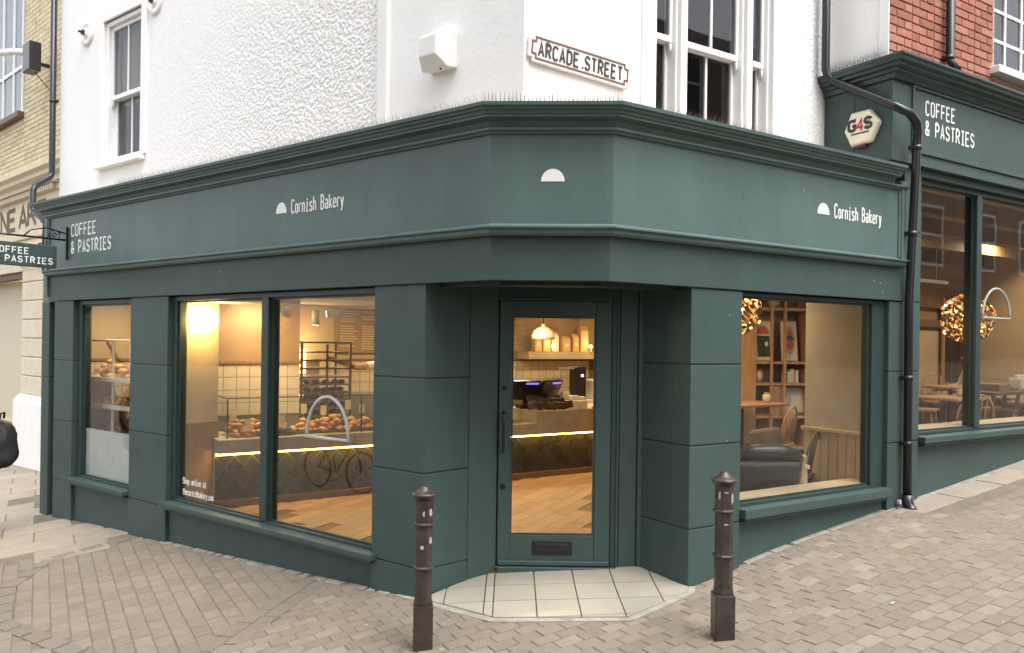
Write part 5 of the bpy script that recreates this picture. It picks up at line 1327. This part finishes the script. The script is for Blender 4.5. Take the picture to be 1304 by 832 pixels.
# bread shelves in the small window
br = thing('bread_shelves', 'white metal bread shelves standing in the small window', 'shelf', LF, -5.95, .45, FZ)
for x in (-6.33, -5.68, -5.1):
    for y in (.38, .58): tbox('post', 'rackwhite', LF, x - .012, x + .012, y - .012, y + .012, FZ, 1.70, br)
for z in (1.26, .96, .66):
    tbox('shelf', 'rackwhite', LF, -6.36, -5.08, .34, .61, z, z + .03, br); tbox('shelf_lip', 'rackwhite', LF, -6.36, -5.08, .328, .339, z - .004, z + .045, br)
tbox('top_rail', 'rackwhite', LF, -6.34, -5.09, .37, .39, 1.7005, 1.725, br); tbox('top_rail', 'rackwhite', LF, -6.34, -5.09, .57, .59, 1.7005, 1.725, br)
loaf = MB().ball((0, 0, 0), .055, 10, 7, sq=(1.35, .9, .7)).mesh('loaf', [M['bread']])
pile(loaf, 'bread_roll', 'pale crusty roll in the tall heap on the upper bread shelf', 'bread', 'rolls on the upper bread shelf', LF, -6.20, -5.55, .38, .56, 1.30, 10, 4, .052, .85)
pile(cro, 'croissant', 'pastry in the row on the middle bread shelf', 'croissant', 'pastries on the middle bread shelf', LF, -6.1, -5.5, .38, .56, .995, 9, 2, .03, 1.1)
pile(bun, 'chocolate_bun', 'dark bun on the lowest bread shelf above the frosted film', 'bun', 'buns on the lowest bread shelf', LF, -6.1, -5.5, .38, .56, .695, 8, 2, .03)

# ---- right window: shelving unit, prints, table, chairs, armchair
SU = Frame((2.50, 8.50, 0), (1, .12, 0))
su = thing('shelving_unit', 'tall open timber shelving unit with art prints behind the right window', 'shelving unit', SU, .4, .15, RZ)
for x in (.335, .485): tbox('upright', 'wood', SU, x - .014, x + .014, 0, .028, RZ, 2.35, su)
for x in (-.42, .78, 1.2): tbox('upright', 'wood', SU, x - .016, x + .016, .03, .30, RZ, 2.35, su)
tbox('side', 'wood', SU, -.02, .17, .03, .07, RZ, 2.35, su)
for z in (2.14, 1.555, 1.32, .96, .62): tbox('shelf', 'wood', SU, .171, 1.2, .03, .32, z, z + .028, su); tbox('shelf', 'wood', SU, -.40, -.021, .03, .32, z, z + .028, su)
tbox('back', 'wood_panel', SU, -.45, 1.25, .321, .345, RZ, 2.35, su)
tbox('shelf_door', 'wood', SU, .345, .475, .05, .07, .99, 1.318, su)
def print_(label, x, z, w_, h_, kind):
    t = thing('art_print', label, 'art print', SU, x, .13, z)
    m_ = WM[t.name] @ Matrix.Rotation(R(-8), 4, 'X')
    MB().box(-w_ / 2, w_ / 2, -.01, .01, 0, h_).build('frame', 'wood_pale', t, world=m_, bevel=.003)
    MB().box(-w_ / 2 + .012, w_ / 2 - .012, -.0125, -.0105, .012, h_ - .012).build('sheet', 'print_cream', t, world=m_)
    def shp(pts, mm, y=-.0135): MB().slab(pts, y, y + .0009).build('print_shape', mm, t, world=m_)
    def ell(cx, cz, a, b, mm, y, a0=0, a1=360): shp([(cx + a * math.cos(R(a0 + (a1 - a0) * i / 20)), cz + b * math.sin(R(a0 + (a1 - a0) * i / 20))) for i in range(21)], mm, y)
    if kind == 0:
        shp([(-w_ * .36, h_ * .1), (w_ * .36, h_ * .1), (w_ * .36, h_ * .62), (-w_ * .36, h_ * .62)], 'print_green')
        ell(0, h_ * .66, w_ * .34, h_ * .22, 'print_red', -.0137, 0, 180); ell(w_ * .16, h_ * .42, w_ * .10, h_ * .06, 'print_cream', -.0148)
    else:
        ell(0, h_ * .52, w_ * .36, h_ * .36, 'print_pink', -.0137); ell(0, h_ * .64, w_ * .22, h_ * .13, 'print_red', -.0148); ell(0, h_ * .52, w_ * .30, h_ * .12, 'print_blue', -.0158, 0, 180); ell(0, h_ * .42, w_ * .26, h_ * .12, 'print_red', -.0166)
print_('framed print with dark green block under red arch on the shelving unit', .30, 1.585, .20, .45, 0)
print_('framed print with pink oval and blue half moon on the shelving unit', .60, 1.585, .19, .45, 1)
def vase(label, x, z, prof, m, leafy=False):
    t = thing('vase', label, 'vase', SU, x, .17, z)
    MB().lathe(prof, seg=14).part('body', m, t)
    if leafy:
        mb = MB()
        for k in range(46):
            a, b = random.uniform(0, 6.28), random.uniform(-.6, 1.2); q = Vector((math.cos(a) * math.cos(b), math.sin(a) * math.cos(b), math.sin(b))) * random.uniform(.05, .16) + Vector((0, 0, .2))
            d1, d2 = Vector((random.uniform(-1, 1), random.uniform(-1, 1), random.uniform(-1, 1))).normalized() * .035, Vector((random.uniform(-1, 1), random.uniform(-1, 1), random.uniform(-1, 1))).normalized() * .02
            mb.add([tuple(q - d1), tuple(q + d2), tuple(q + d1), tuple(q - d2)], [(0, 1, 2, 3)])
        tag(mb.part('foliage', 'leaf', t), kind='stuff')
vase('small pot with dark trailing foliage at the left of the top shelf', .22, 2.17, [(.04, 0), (.055, .06), (.05, .12)], 'wood_dark', True)
vase('second pot with dark foliage on the top shelf, further right', .56, 2.17, [(.04, 0), (.055, .06), (.05, .12)], 'wood_dark', True)
vase('pale rounded jar on the top shelf between the plants', .42, 2.17, [(.03, 0), (.06, .05), (.06, .12), (.03, .17), (.035, .19)], 'paper_white')
vase('pale jar on the shelf below the green block print', .26, 1.35, [(.03, 0), (.05, .05), (.045, .12), (.02, .15)], 'print_cream')
for k in range(5):
    o = MB().box(.54 + .026 * k, .54 + .026 * k + .022, .06, .2, 1.351, 1.351 + .12 + .015 * (k % 3)).build('book', ('paper_white', 'print_cream', 'linen', 'print_pink', 'paper_white')[k], None, SU, base=(.55 + .026 * k, .12, 1.351))
    tag(o, 'slim pale book in the row below the pink oval print', 'book', 'books below the pink oval print')
# bench cushion, table, chairs
def table(label, fr, x, y, z0, h_, r, rect=None, m='wood'):
    t = thing('cafe_table', label, 'table', fr, x, y, z0)
    if rect: MB().box(-rect[0], rect[0], -rect[1], rect[1], h_ - .03, h_).part('tabletop', m, t, bevel=.006)
    else: MB().lathe([(r * .97, h_ - .03), (r, h_ - .02), (r, h_ - .005), (r * .985, h_)], seg=28).part('tabletop', m, t)
    MB().lathe([(.2, 0), (.2, .012), (.03, .03), (.026, h_ - .031)], seg=14).part('pedestal', 'screen', t)
    return t
def chair(label, fr, x, y, z0, rot, m='wood', group=None):
    t = thing('spindle_chair', label, 'chair', fr, x, y, z0, rot, group)
    MB().box(-.2, .2, -.2, .2, .425, .455).part('seat', m, t, bevel=.012, seg=2)
    for sx in (-1, 1):
        for sy in (-1, 1): MB().tube([(sx * .15, sy * .15, .424), (sx * .2, sy * .2, 0)], [.017, .012], 8).part('leg', m, t)
    MB().tube([(-.185, .17, .455)] + [(-.2 * math.cos(math.pi * i / 12), .19 + .06 * math.sin(math.pi * i / 12), .60 + .24 * math.sin(math.pi * i / 12)) for i in range(13)] + [(.185, .17, .455)], .011, 8).part('back_hoop', m, t)
    for k in range(5):
        xx = -.11 + .055 * k; MB().tube([(xx * .8, .175, .455), (xx, .235, .60 + .24 * math.sqrt(max(0, 1 - (xx / .2) ** 2)) - .004)], .006, 6).part('spindle', m, t)
    return t
table('timber topped cafe table behind the right window with a green cushion beyond', RF, 3.12, 1.68, RZ, .87, .3, (.42, .26))
gcu = MB().box(-.22, .22, -.07, .07, 0, .16).build('cushion', 'green_fab', world=RF.m @ Matrix.Translation((3.2, 2.3, 1.06)), bevel=.045, seg=3); tag(gcu, 'dark green cushion on the bench behind the cafe table', 'cushion')
bn = thing('bench', 'dark timber bench along the back behind the cafe table', 'bench', RF, 3.0, 2.4, RZ); tbox('bench_seat', 'wood_dark', RF, 2.5, 3.28, 2.2, 2.6, RZ + .38, RZ + .758, bn)
tp = thing('table_jar', 'small cream jar on the cafe table behind the right window', 'jar', RF, 3.38, 1.58, RZ + .87); MB().lathe([(.03, 0), (.04, .03), (.04, .07), (.025, .09)], seg=12).part('body', 'card', tp); MB().lathe([(.028, .09), (.028, .105)], seg=12).part('lid', 'wood', tp)
c0 = chair('spindle back chair pulled up to the cafe table behind the right window', RF, 3.45, 1.60, RZ, R(200))
plw = MB().box(-.16, .16, -.05, .05, 0, .30).build('pillow', 'linen', world=SU.m @ Matrix.Translation((.62, .14, 1.0)) @ Matrix.Rotation(R(-10), 4, 'X'), bevel=.045, seg=3); tag(plw, 'pale pillow propped on the low shelf of the shelving unit', 'pillow')
# armchair
ac = thing('armchair', 'black leather armchair with pale wooden arms just inside the right window', 'armchair', RF, 2.20, .76, RZ, R(152))
MB().box(-.32, .32, -.30, .28, .16, .30).part('seat', 'leather', ac, bevel=.05, seg=3)
mm = WM[ac.name] @ Matrix.Translation((0, .26, .24)) @ Matrix.Rotation(R(-16), 4, 'X')
MB().box(-.29, .29, -.06, .07, -.02, .30).build('backrest', 'leather', ac, world=mm, bevel=.055, seg=4)
MB().tube([(-.27, .0, .33), (-.1, -.005, .365), (.1, -.005, .365), (.27, 0, .33)], [.05, .06, .06, .05], 12).build('headrest_roll', 'leather', ac, world=mm)
for sx in (-1, 1): MB().box(sx * .31 - .015, sx * .31 + .015, -.01, .03, -.24, .34).build('back_post', 'wood_pale', ac, world=mm, bevel=.006)
for sx in (-1, 1):
    MB().slab([(sx * .37 - .022, .44), (sx * .37 + .022, .44), (sx * .37 + .022, .47), (sx * .37 - .022, .47)], -.34, .30).part('arm', 'wood_pale', ac, bevel=.006, seg=2)
    MB().box(sx * .37 - .018, sx * .37 + .018, -.33, -.29, 0, .439).part('leg', 'wood_pale', ac, bevel=.004); MB().box(sx * .37 - .018, sx * .37 + .018, .22, .26, 0, .439).part('leg', 'wood_pale', ac, bevel=.004)
lg = thing('lounge_seat', 'low dark seat carrying the tan cushion behind the armchair', 'seat', RF, 3.0, 1.3, RZ); tbox('base', 'wood_dark', RF, 2.72, 3.28, 1.1, 1.55, RZ + .1, RZ + .37, lg, .01)
for x in (2.77, 3.23):
    for y in (1.15, 1.5): tbox('leg', 'wood_dark', RF, x - .02, x + .02, y - .02, y + .02, RZ, RZ + .099, lg)
tcu = MB().box(-.24, .24, -.065, .065, 0, .28).build('cushion', 'cushion', world=RF.m @ Matrix.Translation((3.0, 1.22, RZ + .38)) @ Matrix.Rotation(R(14), 4, 'Z') @ Matrix.Rotation(R(-12), 4, 'X'), bevel=.06, seg=3); tag(tcu, 'tan cushion standing behind the black leather armchair', 'cushion')
chair('dark low chair frame beside the timber boards at the right window', RF, 2.74, .80, RZ - .14, R(205), 'wood_dark')
# disc pendant lamps
def ball_lamp(label, fr, x, y, z, r, ztop, glow=4.):
    t = thing('disc_pendant', label, 'lamp', fr, x, y, z)
    mb = MB(); n = 420
    for i in range(n):
        zz = 1 - 2 * (i + .5) / n; ph = i * 2.39996; rr = math.sqrt(1 - zz * zz); nrm = Vector((rr * math.cos(ph), rr * math.sin(ph), zz))
        c = nrm * r * random.uniform(.86, 1.04); nn = (nrm + Vector((random.uniform(-.7, .7), random.uniform(-.7, .7), random.uniform(-.7, .7)))).normalized()
        a = nn.orthogonal().normalized(); b = nn.cross(a); q = r * .092
        vs = [tuple(c + a * q * math.cos(6.283 * k / 7) + b * q * math.sin(6.283 * k / 7) + nn * h_) for h_ in (0, .002) for k in range(7)]
        mb.add(vs, [tuple(range(7))[::-1], tuple(range(7, 14))] + [(k, (k + 1) % 7, 7 + (k + 1) % 7, 7 + k) for k in range(7)])
    tag(mb.part('discs', 'gold', t), kind='stuff')
    for i in range(7):
        a = i * 2.4; MB().ball((r * .42 * math.cos(a), r * .42 * math.sin(a), r * .45 * math.sin(i * 1.7)), r * .06, 10, 7).part('bulb', 'bulb', t)
    MB().tube([(0, 0, r * .3), (0, 0, ztop - z)], .006, 6).part('cord', 'screen', t)
    light('lamp_light', 'POINT', t, fr, (x, y, z), glow, (1, .68, .34), .06)
ball_lamp('glinting ball of amber discs hanging at the top left of the right window', RF, 2.36, 1.1, 2.08, .235, 2.36, 5.)
ball_lamp('glinting ball of amber discs hanging behind the mullion of the far right window', RF, 6.95, 1.45, 2.13, .30, 3.42, 9.)
# ---- far room
pf = thing('wall_picture', 'large dark framed picture on the back wall of the far right room', 'picture', RF, 10.3, 3.45, 1.15)
tbox('canvas', 'picture', RF, 9.95, 11.0, 3.40, 3.4185, 1.17, 2.6, pf); tbox('frame', 'wood', RF, 9.90, 11.0, 3.38, 3.4195, 1.12, 1.168, pf); tbox('frame', 'wood', RF, 9.90, 9.948, 3.38, 3.4195, 1.169, 2.6, pf)
for i in range(3): tbox('glazing_bar', 'wood_dark', RF, 10.15 + .28 * i, 10.175 + .28 * i, 3.39, 3.3995, 1.17, 2.6, pf)
ll = thing('linear_lamp', 'long white linear lamp across the left pane of the far right window', 'lamp', RF, 5.0, 1.2, 2.55)
tbox('housing', 'plastic_white', RF, 4.6, 6.02, 1.18, 1.22, 2.50, 2.535, ll); 
for x in (4.8, 5.8): MB().tube([(x, 1.2, 2.535), (x, 1.2, 3.42)], .004, 5).build('wire', 'wire', ll, RF)
FZ2 = .52
table('square dark cafe table in the left pane of the far right window', RF, 6.2, 1.25, FZ2, .66, .3, (.36, .3), 'wood')
table('round cafe table behind the square one in the far right room', RF, 7.6, 2.0, FZ2, .72, .34, None, 'wood')
tj = thing('table_jar', 'small glowing cream jar on the square table in the far right window', 'jar', RF, 6.35, 1.2, FZ2 + .66); MB().lathe([(.03, 0), (.045, .03), (.045, .08), (.03, .10)], seg=12).part('body', 'card', tj); MB().lathe([(.032, .10), (.032, .112)], seg=12).part('lid', 'wood', tj)
c1 = chair('pale spindle back chair in front of the square table in the far right window', RF, 5.72, .82, FZ2 - .1, R(150))
def more_chair(label, x, y, rot):
    c = copy_tree(c1, RF.m @ Matrix.Translation((x, y, FZ2)) @ Matrix.Rotation(rot, 4, 'Z')); c['label'] = label; return c
more_chair('spindle back chair beyond the square table, left in the far right window', 6.7, 1.9, R(20)); more_chair('spindle back chair at the round table near the mullion', 7.9, 1.5, R(200)); more_chair('spindle back chair half hidden by the mullion of the far right window', 8.3, 2.5, R(-30))
cs = thing('console_table', 'long dark console table with a box in the right pane of the far right window', 'table', RF, 8.3, 1.4, FZ2)
tbox('tabletop', 'wood_dark', RF, 6.9, 9.4, 1.1, 1.6, FZ2 + .66, FZ2 + .70, cs)
for x in (7.0, 8.1, 9.3):
    for y in (1.15, 1.55): tbox('leg', 'wood_dark', RF, x - .02, x + .02, y - .02, y + .02, FZ2, FZ2 + .659, cs)
bo = tag(MB().box(7.25, 7.55, 1.2, 1.45, FZ2 + .701, FZ2 + .79).build('box', 'wood_panel', None, RF, base=(7.4, 1.3, FZ2 + .701), bevel=.005), 'low dark box on the console table in the far right window', 'box')
bd = thing('bread_bag', 'cream paper bag on the console table at the right edge of the photo', 'bag', RF, 7.95, 1.3, FZ2 + .701); MB().box(-.13, .13, -.08, .08, 0, .16).part('body', 'paper_white', bd, bevel=.03, seg=2); MB().box(-.10, .10, -.02, .02, .161, .20).part('fold', 'paper_white', bd, bevel=.008)
for k, (x, y, z, pw, lb) in enumerate(((4.6, 1.9, 3.40, 12, 'added unseen light over the left of the far right room'), (7.2, 2.2, 3.40, 18, 'added unseen light in the middle of the far right room'), (9.6, 2.3, 3.40, 30, 'added unseen light over the console table end of the far right room'))):  # unseen lights, added to brighten the far room
    d = thing('added_ceiling_light', lb, 'added light', RF, x, y, z)
    MB().lathe([(.07, 0), (.075, .008), (.075, .012)], seg=16).part('trim', 'plastic_white', d); MB().lathe([(.055, -.004), (.055, -.001)], seg=16).part('diffuser', 'downlight', d)
    light('light', 'AREA', d, RF, (x, y, z - .02), pw, (1, .73, .42), .3, (x, y, 0))

# ================================================================== PEOPLE
def person_mesh(name, world, J, edges, rad, mats, zones, sub=2):
    """one continuous skinned body; zones(p) -> material slot by rest position"""
    me = bpy.data.meshes.new(name); names = list(J); me.from_pydata([J[k] for k in names], [(names.index(a), names.index(b)) for a, b in edges], [])
    o = bpy.data.objects.new(name, me); reg(o, None, world)
    sk = o.modifiers.new('skin', 'SKIN'); sk.use_smooth_shade = True
    if not me.skin_vertices: pass
    for i, k in enumerate(names):
        sv = me.skin_vertices[0].data[i]; r = rad[k]; sv.radius = r if isinstance(r, tuple) else (r, r); sv.use_root = (k == 'pelvis')
    sb_ = o.modifiers.new('sub', 'SUBSURF'); sb_.levels = sub; sb_.render_levels = sub
    dg = bpy.context.evaluated_depsgraph_get(); ev = o.evaluated_get(dg)
    nm = bpy.data.meshes.new_from_object(ev)
    o.modifiers.clear(); o.data = nm; nm.materials.clear()
    for m_ in mats: nm.materials.append(M[m_])
    for p in nm.polygons: p.material_index = zones(p.center); p.use_smooth = True
    return o
def skeleton(h=1.72, la=None, ra=None, stride=.0, sit=False):
    """standing figure facing -y; la/ra are (elbow, wrist) overrides"""
    J, E_, Rr_ = {}, [], {}
    def j(k, p, r, par=None):
        J[k] = tuple(v * h / 1.72 for v in p); Rr_[k] = tuple(q * h / 1.72 for q in r) if isinstance(r, tuple) else r * h / 1.72
        if par: E_.append((par, k))
    j('pelvis', (0, 0, .95), (.15, .11)); j('waist', (0, 0, 1.10), (.14, .115), 'pelvis'); j('chest', (0, .0, 1.28), (.165, .13), 'waist'); j('upper', (0, .005, 1.40), (.135, .09), 'chest')
    j('neck', (0, .0, 1.49), .055, 'upper'); j('jaw', (0, -.015, 1.56), .068, 'neck'); j('head', (0, -.012, 1.63), (.078, .092), 'jaw'); j('crown', (0, .0, 1.69), .06, 'head'); 
    j('nose', (0, -.115, 1.595), .012, 'jaw')
    for s, ov, n in ((-1, la, 'l'), (1, ra, 'r')):
        j(n + 'sh', (s * .19, .005, 1.41), .062, 'upper')
        el, wr = ov if ov else ((s * .25, .03, 1.13), (s * .25, -.05, .88))
        j(n + 'el', el, .046, n + 'sh'); j(n + 'wr', wr, .030, n + 'el')
        d = (Vector(wr) - Vector(el)).normalized(); pa = Vector(wr) + d * .06; sd = d.orthogonal().normalized() if abs(d.z) < .8 else Vector((0, 1, 0)); ot = d.cross(sd)
        j(n + 'pa', tuple(pa), (.040, .022), n + 'wr')
        for q in range(4):
            kb = pa + d * .035 + sd * (.027 - .018 * q); tip = kb + d * (.042, .05, .046, .034)[q] + ot * .012; t2 = tip + d * .02 + ot * .022
            j(n + 'k%d' % q, tuple(kb), .0105, n + 'pa'); j(n + 'm%d' % q, tuple(tip), .009, n + 'k%d' % q); j(n + 't%d' % q, tuple(t2), .0075, n + 'm%d' % q)
        th = pa - d * .02 + sd * .042; j(n + 'th', tuple(th), .012, n + 'pa'); j(n + 'tt', tuple(th + d * .04 + sd * .012 + ot * .012), .0095, n + 'th')
        j(n + 'hip', (s * .09, 0, .90), .095, 'pelvis')
        if sit:
            j(n + 'kn', (s * .11, -.42, .86), .065, n + 'hip'); j(n + 'an', (s * .11, -.40, .48), .042, n + 'kn'); j(n + 'to', (s * .12, -.55, .44), (.042, .03), n + 'an')
        else:
            dy = stride * s
            j(n + 'kn', (s * .10, -.02 + dy * .5, .50), .062, n + 'hip'); j(n + 'an', (s * .10, .03 + dy, .09), .042, n + 'kn'); j(n + 'he', (s * .10, .05 + dy, .035), .034, n + 'an'); j(n + 'to', (s * .11, -.13 + dy, .03), (.042, .026), n + 'an')
    return J, E_, Rr_
def head_bits(o, h, hairm='hair', cover=.0, long=False):
    k = h / 1.72; wm_ = WM[o.name]
    mb = MB(); mb.ball((0, .012 * k, 1.645 * k), .101 * k, 18, 12, sq=(.9, 1.05, 1.05))
    vs = []; 
    mb2 = MB(); keep = [f for f in mb.f if all(not (mb.v[i][1] < -.045 * k and mb.v[i][2] < 1.68 * k) and mb.v[i][2] > 1.575 * k for i in f)]
    mb.f = keep; mb.mi = [0] * len(keep); mb.sm = [True] * len(keep)
    hh = mb.build('hair', hairm, o, world=wm_)
    sd_ = hh.modifiers.new('s', 'SOLIDIFY'); sd_.thickness = .012
    for s in (-1, 1):
        MB().ball((s * .031 * k, -.088 * k, 1.622 * k), .011 * k, 8, 6).build('eye', 'screen', o, world=wm_); MB().ball((s * .083 * k, .0, 1.605 * k), .026 * k, 8, 6, sq=(.35, .7, 1)).build('ear', 'skin', o, world=wm_)
    MB().ball((0, -.088 * k, 1.558 * k), .022 * k, 8, 6, sq=(1, .3, .3)).build('mouth', 'print_red', o, world=wm_)
# passer-by at the left edge
gx, gy = -5.43, 8.05
Pw = Matrix.Translation((gx, gy, ground(gx, gy))) @ Matrix.Rotation(R(-80), 4, 'Z')
J, E_, Rr_ = skeleton(1.74, stride=.14, ra=((.25, .06, 1.14), (.25, -.02, .89)))
pb = person_mesh('person', Pw, J, E_, Rr_, ['cloth_black', 'skin', 'bag_black'], lambda c: 1 if c.z > 1.53 or (c.z < .90 and abs(c.x) > .215) else 0)
tag(pb, 'person in black coat with a bulky black bag walking at the left edge', 'person'); head_bits(pb, 1.74)
rp = thing('backpack', 'bulky black bag slung low on the back of the passer-by', 'bag', Frame((gx, gy, 0), (math.cos(R(-80)), math.sin(R(-80)), 0)), 0, .17, ground(gx, gy) + 1.0)
bm_ = MB().ball((0, 0, 0), 1, 40, 28)
vv = []
for x, y, z in bm_.v:
    q = (abs(x) ** 3.2 + abs(y) ** 3.2 + abs(z) ** 3.2) ** (1 / 3.2); x, y, z = x / q, y / q, z / q
    n_ = 1 + noise.noise(Vector((x * 1.7, y * 1.7, z * 1.7))) * .10 + noise.noise(Vector((x * 4, y * 4, z * 8))) * .06 + noise.noise(Vector((x * 9, y * 9, z * 14))) * .02
    vv.append((x * .155 * n_ * (1 - .12 * z), .03 + y * .12 * n_ * (1.0 - .28 * z), -.05 + z * .225 * n_ - .02 * x))
bm_.v = vv
bm_.part('body', 'bag_black', rp)
MB().tube([(-.05, .02, .22), (-.04, .03, .28), (.04, .03, .28), (.05, .02, .22)], .011, 6).part('grab_handle', 'bag_black', rp)
for s in (-1, 1): MB().tube([(s * .12, -.08, .2), (s * .13, -.14, .36), (s * .13, -.23, .46), (s * .13, -.34, .36)], .016, 6).part('strap', 'bag_black', rp)
# member of staff reaching to the rack
sx_, sy_ = .62, 5.35
Sw = RF.m @ Matrix.Translation((sx_ + .18, sy_ - .10, FZ)) @ Matrix.Rotation(R(180), 4, 'Z')
J, E_, Rr_ = skeleton(1.66, ra=((.44, -.12, 1.38), (.62, -.26, 1.45)))
ps = person_mesh('person', Sw, J, E_, Rr_, ['shirt', 'skin', 'apron'], lambda c: 1 if c.z > 1.46 or (c.x > .30 and c.z > 1.1) or (c.z < .86 and abs(c.x) > .21) else (2 if c.z < 1.0 else 0))
tag(ps, 'member of staff reaching a bare arm towards the tray rack', 'person'); head_bits(ps, 1.66)
# seated customer
Cw = RF.m @ Matrix.Translation((8.35, 2.15, FZ2 - .40)) @ Matrix.Rotation(R(215), 4, 'Z')
J, E_, Rr_ = skeleton(1.62, sit=True, la=((-.27, -.1, 1.15), (-.18, -.34, 1.12)), ra=((.27, -.1, 1.15), (.18, -.34, 1.12)))
pc_ = person_mesh('person', Cw, J, E_, Rr_, ['shirt', 'skin', 'cloth_black'], lambda c: 1 if c.z > 1.43 or (c.y < -.25 and c.z > 1.0) else (2 if c.z < .96 else 0))
tag(pc_, 'customer in pale shirt seated behind the mullion of the far right window', 'person'); head_bits(pc_, 1.62)
